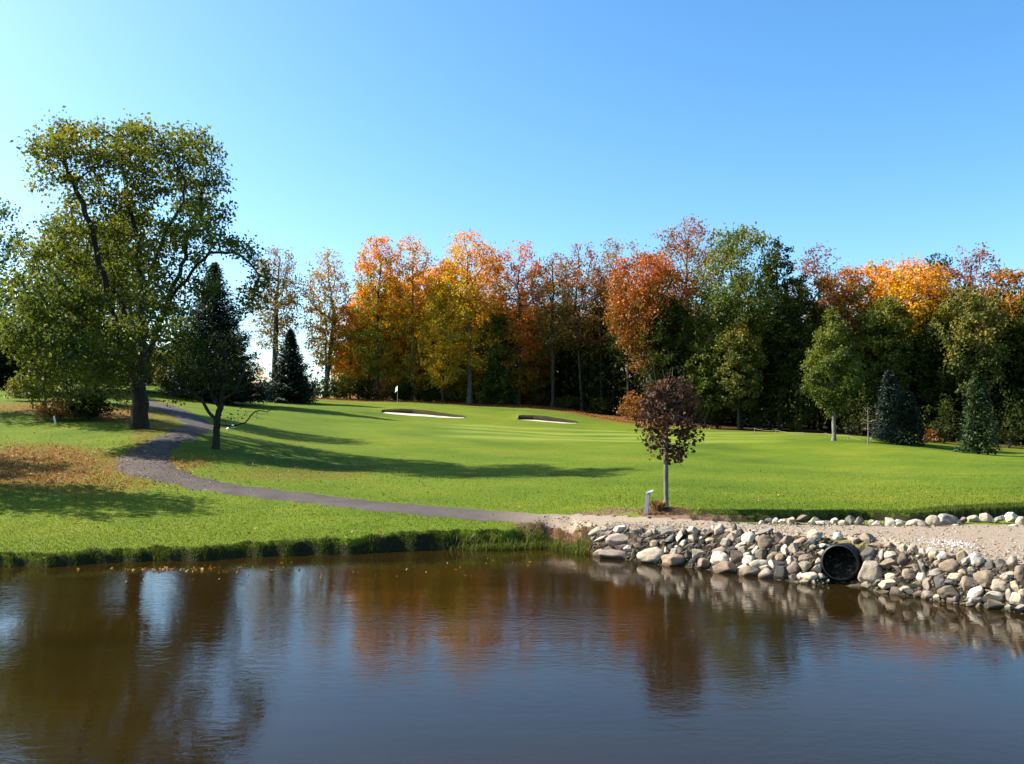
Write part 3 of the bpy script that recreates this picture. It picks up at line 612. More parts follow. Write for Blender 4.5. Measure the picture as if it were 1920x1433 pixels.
# ------------------------------------------------------------------ forest edge
FG = 'autumn trees along the forest edge'
TREES = [  # px, top row, distance, half width px, crown base, palette, label, options
 (515, 462, 128, 52, .30, 'tan', 'thin yellow brown tree with bare twiggy top beside the shorter spruce', dict(dens=.95, bare_top=0.52, bark=BARK, trunk_r=.42)),
 (610, 472, 130, 50, .22, 'oldgold', 'twin stemmed tree with bare grey top and orange gold lower leaves', dict(dens=.95, bare_top=0.52, stems=2, trunk_r=.36)),
 (656, 575, 131, 42, .05, 'orange', 'short orange tree filling the gap left of the pink topped tree', dict(dens=1.0)),
 (706, 447, 128, 54, .13, 'pinktop', 'tree with pinkish top and olive orange middle, leftmost tall full crown', dict(dens=1.45, vary=(.9, .3), nA=680)),
 (772, 441, 129, 46, .12, 'goldorange', 'slim orange tree with long bare trunk behind the flag', dict(dens=1.15, bark=BARK_G, trunk_r=.3, vary=(.8, .3))),
 (830, 520, 127, 45, .1, 'yellow', 'bright yellow low tree between two orange trees', dict(dens=1.2, vary=(-.3, .3))),
 (880, 436, 128, 72, .08, 'goldorange', 'broad orange topped tree with pale straight trunk behind the larger bunker', dict(dens=1.25, bark=BARK_G, trunk_r=.4, vary=(.8, .3), nA=680)),
 (973, 450, 127, 56, .08, 'redorange', 'red orange tree with wispy top above the smaller bunker', dict(dens=.95, bare_top=0.29)),
 (930, 590, 127, 38, .05, 'green', 'dark green understorey tree between orange trunks', dict(dens=1.2)),
 (1036, 468, 126, 46, .3, 'mixed', 'brownish tree with bare twigs right of the red orange tree', dict(dens=.7, bare_top=0.52)),
 (1092, 456, 125, 54, .33, 'rust', 'tall rusty tree with several dark stems and twiggy top', dict(dens=.75, bare_top=0.49, stems=3)),
 (1162, 448, 128, 58, .3, 'tan', 'pale tan topped tree just left of the bright red maple', dict(dens=.9, bare_top=0.26)),
 (1216, 474, 102, 82, .3, 'red', 'bright red orange maple, the reddest crown of the forest edge', dict(dens=1.35, vary=(.9, .35), nA=760, prof=([0, .2, .45, .7, .88, 1], [.45, .6, .95, 1.0, .8, .3]))),
 (1290, 418, 115, 74, .4, 'rust', 'tall rust brown crown rising above the red maple', dict(dens=1.0, vary=(.5, .35), nA=620)),
 (1388, 433, 98, 88, .25, 'green', 'largest green tree with rounded top right of the red maple', dict(dens=1.45, nA=900, vary=(.45, .3))),
 (1462, 453, 100, 44, .15, 'deepgreen', 'narrow dark green tree with pointed top beside the largest green tree', dict(dens=1.2)),
 (1385, 612, 95, 46, .2, 'olive', 'low yellow green tree in front of the largest green tree', dict(dens=1.1, leaf=.3)),
 (1322, 640, 97, 44, .15, 'green', 'low green tree just behind the purple sapling', dict(dens=1.0, leaf=.3)),
 (1536, 462, 116, 56, .35, 'mauve', 'faded pink brown crown with bare twigs behind the oval tree', dict(dens=.75, bare_top=0.39)),
 (1588, 503, 98, 66, .4, 'mixed', 'olive and rust tree directly behind the oval tree', dict(dens=1.25, vary=(.5, .4))),
 (1650, 484, 104, 50, .3, 'orange', 'orange topped tree left of the golden crown', dict(dens=1.0, vary=(.6, .3))),
 (1712, 487, 96, 78, .42, 'goldorange', 'broad golden orange crown above the left blue spruce', dict(dens=1.3, vary=(.9, .3), nA=680)),
 (1768, 478, 112, 46, .3, 'deepgreen', 'dark green top peeking between golden and mauve crowns', dict(dens=1.0)),
 (1826, 460, 104, 62, .3, 'mauve', 'purplish brown twiggy crown near the right edge', dict(dens=.85, bare_top=0.33)),
 (1822, 543, 90, 66, .3, 'olive', 'yellow olive tree above the right spruce', dict(dens=1.2, vary=(.7, .3))),
 (1902, 505, 93, 58, .35, 'mixed', 'olive brown tree at the right edge of the forest', dict(dens=1.2)),
 (1965, 515, 90, 60, .1, 'green', 'green tree cut by the right edge of the picture', dict(dens=1.2)),
 (1660, 560, 94, 56, .2, 'green', 'dark green tree between the oval tree and the left spruces', dict(dens=1.3)),
 (1752, 580, 93, 52, .15, 'deepgreen', 'dark tree between the two groups of right spruces', dict(dens=1.3)),
 (1500, 520, 95, 54, .08, 'deepgreen', 'dark green tree just left of the oval tree', dict(dens=1.3)),
 (740, 605, 130, 34, .04, 'orange', 'low orange understorey tree left of the long bare trunk', dict(dens=1.1)),
 (800, 625, 130, 32, .04, 'goldorange', 'low gold understorey tree between the flag and the bright yellow tree', dict(dens=1.1)),
 (858, 640, 131, 28, .04, 'yellow', 'low yellow understorey tree just left of the pale trunk', dict(dens=1.1)),
 (908, 650, 131, 30, .04, 'orange', 'low orange understorey tree just right of the pale trunk', dict(dens=1.1)),
 (1005, 630, 130, 34, .04, 'mixed', 'low olive orange understorey tree right of the red orange tree', dict(dens=1.1)),
 (1258, 560, 99, 52, .1, 'deepgreen', 'shaded green tree between red maple and largest green tree', dict(dens=1.1)),
]
for i, (px, vt, Y, hw, hbf, pal, lab, kw) in enumerate(TREES):
    forest_tree('forest_tree', px, vt, Y, hw, hbf, pal, lab, seed=100 + i * 7, group=FG, **kw)

# second row of slim shaded trees seen between the trunks
SEC = [(690, 540, 'orange', 'slim shaded trunk behind the pink topped tree'), (740, 520, 'goldorange', 'slim tree between the pink topped tree and the slim orange tree'), (805, 500, 'orange', 'slim shaded tree left of the bright yellow tree'),
       (852, 490, 'mixed', 'slim shaded tree right of the bright yellow tree'), (925, 480, 'orange', 'slim orange tree behind the dark green understorey'), (1003, 500, 'rust', 'slim dark trunk right of the red orange tree'),
       (1062, 490, 'mixed', 'slim dark trunk left of the rusty many stemmed tree'), (1128, 500, 'rust', 'slim dark trunk right of the rusty many stemmed tree'), (1150, 520, 'mixed', 'slim dark trunk beside the edge of the red maple'),
       (1178, 540, 'deepgreen', 'slim dark tree under the left side of the red maple')]
proto = None
for i, (px, vt, pal, lab) in enumerate(SEC):
    Y = float(np.interp(px, FY_P, FY_Y)) + 11 + (i * 5) % 7
    g = ground(px, Y)
    if i % 4 == 0:
        proto = forest_tree('slim_tree', px, vt, Y, 44, .4, pal, lab, seed=400 + i, group='slim shaded trees in the second row', dens=1.0, bark=BARK_D, trunk_r=.26); pH = at(px, vt, Y)[2] - g[2]
    else:
        c = proto.copy(); COL.objects.link(c); c.location = g; c['label'] = lab; s = (at(px, vt, Y)[2] - g[2]) / pH; c.scale = (s, s, s); c.rotation_euler = (0, 0, i * 1.9)
        for ch in proto.children:
            d = ch.copy(); COL.objects.link(d); d.parent = c
            if ch.name.startswith('crown'): d.material_slots[0].link = 'OBJECT'; d.material_slots[0].material = PAL[pal]

# deep wood behind: reads as one mass
def deep_wood():
    rng = np.random.default_rng(900); parts = []; LP = []; LT = []
    for i in range(230):
        px = rng.uniform(640, 2150); Y = float(np.interp(px, FY_P, FY_Y)) + rng.uniform(13, 48); g = ground(px, Y); H = rng.uniform(11, 17) if px > 720 else rng.uniform(7, 9)
        z = np.linspace(-.3, H, 7); P = np.stack([np.cumsum(rng.normal(size=7) * .12), np.cumsum(rng.normal(size=7) * .12), z], 1) + g; rr = np.linspace(rng.uniform(.14, .3), .05, 7)
        parts.append(tubes(P[:-1], P[1:], rr[:-1], rr[1:], 5))
        k = 900; q = rng.normal(size=(k, 3)) * np.array([2.3, 2.3, 0]) + g + np.array([0, 0, 1.]) * (.3 + rng.random((k, 1)) ** .8 * H); q = q[q[:, 2] > g[2] + .5]; LP.append(q); LT.append(np.full(len(q), rng.random()))
    V, F = merge(parts)
    P = np.concatenate(LP); t = np.concatenate(LT) + rng.normal(size=len(P)) * .08
    o = obj('deep_wood', mesh('deep_wood', V, F, None, True), BARK_D)
    tag(o, 'mass of dark trunks deep inside the wood', 'wood', None, 'stuff')
    V, F = leaves(rng, P, .62 * rng.uniform(.7, 1.2, len(P)))
    o2 = obj('deep_wood_foliage', mesh('deep_wood_foliage', V, F, {'tint': np.clip(t, .01, .99)}), PAL['deepgreen'])
    tag(o2, 'shaded leaves of the mass of trees deep inside the wood', 'wood', None, 'stuff')
deep_wood()

# undergrowth along the forest foot
UB = 'bushes along the foot of the forest'
for i, (px, wp, vt, pal, lab) in enumerate([
  (508, 24, 715, 'green', 'green bush at the left foot of the shorter spruce'), (578, 26, 712, 'olive', 'olive bush at the right foot of the shorter spruce'), (612, 26, 704, 'green', 'upright grassy green bush nearest the shorter spruce'), (645, 22, 700, 'green', 'second upright green bush from the shorter spruce'), (690, 30, 708, 'deepgreen', 'dark bush under the pink topped tree'),
  (718, 26, 712, 'rust', 'brown bush just left of the flag'), (757, 20, 716, 'deepgreen', 'round dark bush just right of the flag'), (806, 28, 712, 'deepgreen', 'dark rounded bush under the yellow tree'),
  (838, 18, 716, 'olive', 'small olive bush left of the pale trunk'), (908, 26, 712, 'olive', 'olive bush right of the pale trunk'), (950, 30, 706, 'green', 'green bush under the red orange tree'),
  (1010, 26, 732, 'rust', 'low brown bush under the brownish twiggy tree'), (1070, 30, 742, 'olive', 'low olive brush beneath the rusty many stemmed tree'), (1130, 34, 745, 'deepgreen', 'low dark brush left of the red maple trunk'),
  (1190, 36, 735, 'rust', 'low brown red bush under the red maple'), (1345, 44, 715, 'deepgreen', 'dark brush right of the purple sapling'), (1420, 50, 705, 'deepgreen', 'dark brush behind the left end of the rope fence'), (1495, 44, 700, 'deepgreen', 'dark brush behind the middle of the rope fence'),
  (1612, 44, 715, 'deepgreen', 'dark brush behind the bare sapling'), (1768, 40, 735, 'deepgreen', 'dark brush between the right spruces'), (1752, 22, 806, 'rust', 'low brown bush between the right spruces'), (1890, 44, 730, 'deepgreen', 'dark brush right of the right spruce')]):
    Y = float(np.interp(px, FY_P, FY_Y)) + (9 if 1000 < px < 1260 else 3)
    bush('forest_bush', px, Y, wp, vt, pal, lab, 600 + i, 1.2, .3, UB, n=90, vary=(.3, .25))

# trees and spruces standing on the fairway edge at the right
forest_tree('oval_tree', 1562, 580, 74, 53, .14, 'green', 'oval green tree with short clear trunk standing before the forest', seed=801, leaf=.23, dens=2.0, nA=520, bark=BARK_G, trunk_r=.17, vary=(.3, .25),
            prof=([0, .12, .3, .45, .7, .88, 1], [.05, .5, .95, 1.0, .72, .42, .12]))
SG = 'spruces before the right forest'
spruce(1668, 76, 36, 697, 'bluespruce', 'blue green spruce just right of the bare sapling', 811, SG, dens=1.1, nl=.26, power=.75)
spruce(1700, 72, 34, 735, 'spruce', 'shorter dark spruce overlapping the blue green spruce', 812, SG, dens=1.1, nl=.26, power=.65)
spruce(1833, 66, 38, 700, 'brightspruce', 'bright green spruce standing alone nearest the right edge', 813, SG, dens=1.0, nl=.26, power=.75)
def bare_sapling():
    rng = np.random.default_rng(41); g = hit(1628, 835); Y0 = float(g[1]); H = at(1628, 757, Y0)[2] - g[2]
    root = empty('bare_sapling', tuple(g), 'thin leafless sapling left of the blue green spruce', 'tree')
    A = rng.normal(size=(60, 3)) * np.array([.28, .28, .7]) + np.array([0, 0, H * .62]); A = A[(A[:, 2] < H) & (A[:, 2] > H * .3)]
    N0, p0 = trunk_line(rng, H * .95, .2, (0, 0), .03, .2); N, par = grow(rng, A, N0, p0, .18, .2, 30, 1e9, .3); r, ch = radii(N, par, .01, .05)
    V, F = woody(N, par, r, 5, .3); obj('trunk', mesh('trunk', V, F, None, True), BARK_G, root)
    V, F, t = crown_leaves(rng, N, par, r, ch, H, H * .3, .5, .08, .1, .03); obj('crown', mesh('crown', V, F, {'tint': t}), PAL['rust'], root)
bare_sapling()

# ------------------------------------------------------------------ purple maple sapling by the crossing
def maple_sapling():
    rng = np.random.default_rng(12); g = hit(1249, 958); Y0 = float(g[1]); root = empty('maple_sapling', tuple(g), 'young maple with dark purple leaves and clear straight trunk by the gravel crossing', 'tree')
    m = Y0 / FPX; L = lambda px, v, dy=0: at(px, v, Y0 + dy) - g
    N0, p0 = trunk_line(rng, (955 - 740) * m, .12, (0.005, 0), .012, .2)
    A = []
    for (px, v, rx, ry) in [(1252, 745, 48, 40), (1225, 760, 32, 32), (1285, 750, 30, 38), (1255, 790, 58, 38), (1222, 810, 28, 30), (1290, 810, 28, 26), (1255, 830, 45, 25), (1245, 850, 32, 16), (1270, 855, 22, 14), (1265, 720, 30, 16), (1235, 725, 26, 16), (1302, 820, 16, 10), (1210, 775, 20, 30), (1300, 775, 20, 30), (1215, 735, 18, 16), (1290, 725, 16, 14)]:
        k = int(8 + rx * ry / 28); q = unit(rng.normal(size=(k, 3))) * rng.random((k, 1)) ** .38; A.append(L(px, v) + q * np.array([rx * m, rx * m, ry * m]))
    N, par = grow(rng, np.concatenate(A), N0, p0, .1, .11, 40, 1e9, .25); r, ch = radii(N, par, .004, .062, 2.2)
    # bare twig tips above the crown
    V, F = woody(N, par, r, 7, .15)
    tips = np.where((ch == 0) & (N[:, 2] > (955 - 760) * m))[0]; d = unit(N[tips] - N[par[tips]]) + np.array([0, 0, .6]); t2 = tubes(N[tips], N[tips] + d * rng.uniform(.1, .3, (len(tips), 1)), np.full(len(tips), .004), np.full(len(tips), .002), 4)
    V, F = merge([(V, F), t2]); obj('trunk', mesh('trunk', V, F, None, True), BARK_G, root)
    H = (955 - 700) * m
    V, F, t = crown_leaves(rng, N, par, r, ch, H, H * .3, 4.4, .085, .098, .02, None, lambda P: .42 + .25 * snoise(rng, P, .5), 'lobed', up=.3)
    obj('crown', mesh('crown', V, F, {'tint': t}), PAL['purple'], root)
maple_sapling()

# off to the left, out of the frame: the tree whose shadow streaks the near lawn
for (px, vt, Y, hw, lab, sd) in ((-430, 440, 33, 160, 'open crowned tree left of the pond whose shadow streaks the near lawn', 950), (-250, 420, 27, 160, 'second open crowned tree further left of the pond', 951)):
    forest_tree('shade_tree', px, vt, Y, hw, .35, 'olive', lab, seed=sd, leaf=.2, dens=1.2, nA=420, trunk_r=.28)

# ------------------------------------------------------------------ stones
STC = {'w': ((.41, .365, .29), 'white'), 'c': ((.355, .295, .215), 'cream'), 't': ((.165, .128, .092), 'tan'), 'g': ((.17, .157, .135), 'grey'), 'd': ((.06, .055, .051), 'dark grey'),
       'p': ((.22, .175, .145), 'pinkish'), 'o': ((.23, .165, .11), 'orange'), 'y': ((.27, .225, .155), 'yellowish'), 'r': ((.125, .09, .075), 'reddish')}
SM = {}
for k, (c, nm) in STC.items():
    n = NT('stone_' + nm.replace(' ', '_')); co = n.coord('Object'); oi = n.n('ShaderNodeObjectInfo')
    vadd = n.n('ShaderNodeVectorMath', _operation='ADD'); n.set(vadd.inputs[0], co); n.set(vadd.inputs[1], n.n('ShaderNodeCombineXYZ', X=n.math('MULTIPLY', oi.outputs['Random'], 40.0)).outputs[0])
    q = n.noise(vadd.outputs[0], 2.2, 5, .7); q2 = n.noise(vadd.outputs[0], 14, 4, .8)
    a = n.ramp(q, [(.28, tuple(x * .62 for x in c)), (.52, c), (.75, tuple(min(.8, x * 1.3) for x in c))])
    a = n.mix(.5, a, n.ramp(q2, [(.3, (.55, .52, .5)), (.6, (1.1, 1.1, 1.1))]), 'MULTIPLY')
    val = n.math('ADD', n.math('MULTIPLY', oi.outputs['Random'], .5), .78)
    a = n.n('ShaderNodeHueSaturation', Color=a, Value=val).outputs[0]
    gz = n.n('ShaderNodeSeparateXYZ', Vector=n.n('ShaderNodeNewGeometry').outputs['Position']).outputs[2]; wet = n.math('SUBTRACT', 1.0, n.math('MULTIPLY', n.math('SUBTRACT', gz, .03), 14.0, True), True)
    a = n.mix(n.math('MULTIPLY', wet, .75), a, (.03, .024, .014))
    SM[k] = n.done(n.principled(a, .85, .2, n.bump(n.math('ADD', q2, q), .35, .05)))
def stone_mesh(seed, kind, sub=4):
    rng = random.Random(seed); bm = bmesh.new(); bmesh.ops.create_icosphere(bm, subdivisions=sub, radius=1)
    cuts = []
    ncut = {'oval': 5, 'boulder': 9, 'angular': 11}[kind]
    for _ in range(ncut):
        nn = Vector((rng.gauss(0, 1), rng.gauss(0, 1), rng.gauss(0, 1))).normalized(); cuts.append((nn, rng.uniform(.66, .9) if kind != 'angular' else rng.uniform(.38, .7)))
    o = Vector((rng.uniform(-50, 50), rng.uniform(-50, 50), rng.uniform(-50, 50)))
    for v in bm.verts:
        p = v.co.copy(); p *= 1 + .3 * mnoise.noise(p * 1.0 + o)
        for nn, d in cuts:
            e = p.dot(nn) - d
            if e > 0: p -= nn * e * (1.0 if kind == 'angular' else .9)
        p *= 1 + .06 * mnoise.noise(p * 2.6 + o) + .04 * mnoise.noise(p * 5 + o) + .02 * mnoise.noise(p * 11 + o); v.co = p
    c = [[min(v.co[i] for v in bm.verts), max(v.co[i] for v in bm.verts)] for i in range(3)]
    for v in bm.verts:
        for i in range(3): v.co[i] = (v.co[i] - (c[i][0] + c[i][1]) / 2) / (c[i][1] - c[i][0])
    for f in bm.faces: f.smooth = True
    me = bpy.data.meshes.new('stone'); bm.to_mesh(me); bm.free(); me.materials.append(SM['g']); return me
SML = {k: [stone_mesh(i * 31 + j * 7, k) for i in range(6)] for j, k in enumerate(('oval', 'boulder', 'angular'))}
# traced stones: x0,y0,x1,y1 in the zoomed crop, colour, [tilt degrees], [shape]
ZA = (1090, 960, 7.385); ZB = (1320, 960, 7.385); ZC = (1560, 980, 8.955); ZD = (1720, 1000, 8.955); ZE = (1410, 940, 7.11); ZF = (1650, 940, 7.11)
RAW = [(ZA, '''95 180 370 330 c 15 o;370 190 490 275 g 20;445 190 620 310 w 0 a;580 225 660 305 d 40;635 245 745 330 g 25;120 285 240 400 g 40;155 330 350 420 w 25;255 275 350 345 g;315 265 445 360 p;350 315 690 500 p 0 b;160 400 260 460 w 15;285 415 370 490 d;700 260 830 375 t 0 a;790 230 880 320 d 0 a;890 245 980 350 c;840 300 930 370 g;985 235 1060 320 g;1075 200 1215 300 w;1110 235 1280 330 g 0 a;1000 290 1140 400 d 25 a;875 355 1000 435 t;780 365 880 430 r;645 375 780 470 o 0 a;735 430 890 515 t;590 465 740 560 w;480 430 640 540 r 0 b;320 475 500 565 t;165 520 330 650 p;265 530 700 690 p 8 o;790 500 1160 710 c 0 b;955 395 1090 500 t;1090 385 1160 465 t;1130 300 1310 470 g 35 a;1305 260 1400 440 w 70;1390 235 1480 350 d;1475 205 1640 350 c;1490 320 1640 415 c;1630 345 1680 400 w;1660 235 1740 340 w;1690 205 1830 370 r 60 a;1720 320 1880 440 y 15;1365 390 1460 475 w;1410 415 1575 540 g 30;1290 465 1370 510 w;1145 490 1200 580 c;1200 450 1270 540 g;1225 515 1340 620 w;1330 495 1430 590 t;1430 540 1520 680 d 0 a;1530 520 1700 640 c;1130 585 1470 770 o 0 o;1620 645 1800 810 t 0 b;1640 385 1720 480 d;1550 455 1690 510 d;1750 440 1880 520 r;690 540 800 660 d;1480 480 1560 560 t;1500 640 1600 740 d'''),
 (ZB, '''90 200 150 310 w;150 170 285 330 p 0 a;185 260 370 430 t 40 a;365 160 480 290 d 70;445 230 560 350 d 0 o;320 295 455 430 c;230 370 365 490 w;445 345 540 430 g;530 290 700 465 w 0 b;720 200 960 350 g 20 b;640 245 750 310 c;705 330 780 420 c;755 325 990 540 t 0 b;975 290 1100 440 t 0 a;1060 330 1260 480 t 0 o;1240 330 1430 470 o 20 b;1435 260 1630 400 c 0 o;1410 380 1550 490 w 0 a;1690 250 1870 370 g 25;1795 285 1920 410 w 0 o;430 430 560 520 w 0 a;485 475 610 580 y;615 435 740 545 y 30;640 465 765 610 w 55 o;715 510 880 670 t 0 o;855 530 1030 700 t 40;990 475 1075 560 d;995 580 1140 690 o;1075 470 1175 610 w;1170 450 1290 610 c 0 a;1240 545 1390 640 o;1300 540 1520 710 t 15 b;1465 460 1550 540 y;1560 415 1680 520 w 30;1640 450 1760 520 g;1570 530 1700 620 y;1545 640 1640 730 w 0 o;1150 620 1240 740 w;1220 640 1310 720 p;1155 700 1330 890 r 0 a;1325 685 1480 850 c 0 a;1500 735 1640 850 c 0 a;1580 850 1670 920 w;905 670 1010 780 w;970 680 1120 780 d;640 670 900 800 w 0 o;545 610 710 760 w 0 b;555 565 660 640 w;95 555 400 720 w 0 b;125 490 340 590 t;315 480 440 590 d;365 540 560 720 r 0 a;360 625 450 710 w;470 730 640 840 c;135 695 495 880 o 0 o;495 750 780 930 t 10 o;770 735 960 800 c;750 790 990 970 p 0 o;970 760 1180 970 d 0 b;1180 870 1300 1010 y 0 a;1290 845 1360 940 w;1360 845 1580 950 c;1335 940 1490 1020 c;1505 950 1570 1010 w;1650 930 1745 1010 w 45'''),
 (ZC, '''370 150 440 200 c;345 185 570 270 d;500 185 750 360 t 0 a;360 265 500 400 d 0 a;605 340 830 410 o;885 335 1070 480 t;1060 320 1200 400 y;1085 410 1140 480 w;1130 360 1280 520 c;1280 385 1440 540 c;1460 440 1570 560 w;1410 545 1480 580 w;505 430 760 660 d 0 a;740 440 900 670 g 75;890 490 1090 620 w 0 o;1090 520 1300 720 r 0 o;1300 540 1390 660 g -60;800 610 1110 820 t 0 a;440 675 860 1040 c 0 b;1000 700 1240 880 p -30;1225 670 1430 790 t 15;1355 715 1480 850 w;1430 610 1640 940 g -62 a;885 860 1120 980 c 0 o;1190 780 1430 960 t 0 b;1075 910 1330 1080 t 0 a;1425 855 1590 990 w;800 950 1070 1140 c 0 a;690 900 860 1040 g 40;500 1000 690 1130 y 0 a;210 1050 590 1210 y -5;980 1090 1230 1240 t;1140 1070 1330 1150 c;1330 980 1540 1110 y;1540 945 1690 1140 p 0 a;770 1140 1040 1260 t;1230 1130 1420 1220 g;1380 1150 1560 1270 r;1520 1150 1730 1320 p 0 o;1055 1235 1280 1300 c;1710 1225 1791 1310 w;560 560 700 690 d'''),
 (ZD, '''145 250 330 390 w;205 310 350 460 y;345 320 520 470 w;670 290 860 480 t 0 o;700 330 950 590 g 45 a;880 340 1130 570 w 0 b;285 460 390 560 p;390 440 690 660 t 0 b;205 560 460 740 g 25;280 650 520 810 d 30;510 680 780 800 c;705 605 850 700 y;840 565 970 660 c;830 655 970 750 g 0 a;300 760 500 950 d 0 o;740 740 970 960 t 0 a;980 630 1300 870 t 0 b;980 750 1150 900 t;1240 585 1390 710 t;1290 440 1500 610 c;1140 480 1330 640 d;1400 640 1640 800 w;1630 550 1850 800 t 0 o;1530 390 1690 590 p 0 b;1690 380 1800 490 c;380 890 780 1110 t 0 b;510 1010 700 1200 p;280 1040 400 1140 c;770 860 1130 1190 w 42 o;830 1030 1060 1180 p;820 1150 990 1230 p;970 1170 1140 1300 y 0 o;1140 980 1480 1160 w 0 a;1150 1120 1510 1260 t;1250 780 1560 960 c 0 b;1460 930 1570 1190 g 85;1560 1010 1800 1210 c 0 b;1590 810 1780 990 y;1720 940 1850 1060 y;1480 1200 1620 1310 g;1640 1200 1850 1350 g;480 770 740 900 d;1510 310 1640 380 w;1130 1170 1280 1300 d;1090 830 1250 920 t;540 370 680 470 d;1000 1180 1060 1220 c'''),
 (ZE, '''95 260 160 330 c;160 230 280 325 c;270 225 360 300 w;340 200 500 325 w 20;470 215 580 330 c;570 190 770 290 t -10;385 285 455 330 c;540 280 660 325 p;635 290 790 330 p;765 215 920 320 c 0 o;860 260 975 330 w;970 260 1050 340 g;1045 225 1140 320 w;1155 255 1285 345 c;1250 195 1370 320 g;1370 210 1500 330 t 0 o;1310 320 1370 355 w;1550 250 1650 350 g;1610 265 1750 365 w;1780 225 1900 365 w 0 a;1710 310 1790 360 c'''),
 (ZF, '''185 245 335 330 w;335 210 545 360 w 15 b;500 265 640 365 p;625 195 785 360 y 0 o;780 175 1010 340 g 0 b;970 240 1080 320 c;1060 215 1150 310 r;1170 190 1310 290 c 0 o;1310 170 1480 295 c 10;1285 235 1345 290 w;960 305 1030 350 c;1520 165 1670 310 g 35 a;1665 155 1840 290 w;1825 210 1940 340 c;1725 310 1850 365 w;180 335 250 385 w''')]
ORD = 'first second third fourth fifth sixth seventh eighth ninth tenth eleventh twelfth thirteenth fourteenth fifteenth sixteenth seventeenth eighteenth nineteenth twentieth'.split()
stones = []
rs = np.random.default_rng(3)
for z, s in RAW:
    for e in s.split(';'):
        q = e.split(); x0, y0, x1, y1 = [float(a) / z[2] for a in q[:4]]; px = z[0] + (x0 + x1) / 2; v = z[1] + (y0 + y1) / 2; wp, hp = x1 - x0, y1 - y0
        stones.append(dict(px=px, v=v, w=wp, h=hp, c=q[4], tilt=float(q[5]) if len(q) > 5 else 0, shape={'o': 'oval', 'b': 'boulder', 'a': 'angular'}.get(q[6], 'oval') if len(q) > 6 else rs.choice(['boulder', 'angular', 'angular']), back=z in (ZE, ZF)))
for s in stones:
    bot = hit(s['px'], s['v'] + s['h'] * .5 - 1); mid = hit(s['px'], s['v'])
    wm = s['w'] / FPX * bot[1]
    Y = min(mid[1], bot[1] + .45 * wm) if not s['back'] else bot[1] + .3 * wm
    s['P'] = at(s['px'], s['v'], Y); s['m'] = Y / FPX
    crest = np.interp(s['px'], [1120, 1250, 1400, 1560, 1660, 1750, 1920], [985, 993, 1000, 1008, 1020, 1040, 1065]); shore = np.interp(s['px'], [1100, 1200, 1300, 1400, 1500, 1600, 1700, 1800, 1920], [1040, 1052, 1065, 1080, 1092, 1105, 1118, 1133, 1152])
    t = (shore - s['v']) / (shore - crest)
    s['row'] = 'back row behind the gravel' if s['back'] else ('waterline row' if t < .3 else 'middle bank' if t < .68 else 'top row')
    s['side'] = 'left' if s['px'] < 1577 else 'right'
cnt = {}
for s in sorted(stones, key=lambda s: abs(s['px'] - 1577) if not s['back'] else s['px']):
    k = (s['row'], s['side'] if not s['back'] else '', s['c']); cnt.setdefault(k, []).append(s)
for (row, side, c), L_ in cnt.items():
    for i, s in enumerate(L_):
        cn = STC[c][1]; area = s['w'] * s['h']; sz = 'large ' if area > 800 else 'small ' if area < 160 else ''
        shp = {'oval': 'rounded', 'boulder': 'lumpy', 'angular': 'angular'}[s['shape']]
        if s['back']: s['label'] = f"{sz}{shp} {cn} stone, {ORD[i]} {cn} from the left, {row}"
        else: s['label'] = f"{sz}{shp} {cn} stone, {ORD[i]} {cn} {side} of the pipe, {row}"
for s in stones:
    me = SML[s['shape']][int(rs.integers(6))]; o = bpy.data.objects.new('stone', me); COL.objects.link(o)
    o.material_slots[0].link = 'OBJECT'; o.material_slots[0].material = SM[s['c']]
    m = s['m']; W_, H_ = s['w'] * m, s['h'] * m
    if abs(s['tilt']) > 12:
        tl_ = R(abs(s['tilt'])); c_, s_ = math.cos(tl_), math.sin(tl_); Lg = max(W_, H_) * 1.06; Th = max(min((W_ - Lg * c_) / max(s_, .2), (H_ - Lg * s_) / max(c_, .2)), .5 * min(W_, H_))
        Th = min(Th, Lg * .8)
        dims = (Lg, (Lg + Th) * .42, Th); rot = (rs.normal() * .15, -R(s['tilt']), 0)
    else:
        dims = (W_ * 1.12, (W_ + H_) * .5, H_ * 1.14); rot = (rs.normal() * .12, -R(s['tilt']), rs.choice([0, math.pi]) + rs.normal() * .18)
    o.scale = dims; o.rotation_euler = rot; o.location = s['P']
    tag(o, s['label'], 'stone', 'stones of the back row' if s['back'] else 'stones of the pond bank')

# rubble between the stones and gravel on the crossing
def pebbles(name, P, size, rng, mat, label, cat):
    bm = bmesh.new(); bmesh.ops.create_icosphere(bm, subdivisions=1, radius=.5); B = np.array([v.co[:] for v in bm.verts]); Fb = np.array([[v.index for v in f.verts] for f in bm.faces]); bm.free()
    n_ = len(P); sc = size[:, None] * rng.uniform(.6, 1.25, (n_, 3)) * np.array([1, 1, .75]); V = B[None] * sc[:, None] * (1 + rng.normal(size=(n_, len(B), 1)) * .12)
    a = rng.uniform(0, 6.28, n_); c_, s_ = np.cos(a), np.sin(a); X = V[..., 0] * c_[:, None] - V[..., 1] * s_[:, None]; Yy = V[..., 0] * s_[:, None] + V[..., 1] * c_[:, None]
    V = np.stack([X, Yy, V[..., 2]], -1) + P[:, None]
    F = (Fb[None] + (np.arange(n_) * len(B))[:, None, None]).reshape(-1, 3)
    o = obj(name, mesh(name, V.reshape(-1, 3), F, {'tint': np.repeat(rng.random(n_), len(Fb))}, True), mat); tag(o, label, cat, None, 'stuff'); return o
n = NT('pebble'); f = n.n('ShaderNodeAttribute', _attribute_name='tint').outputs['Fac']
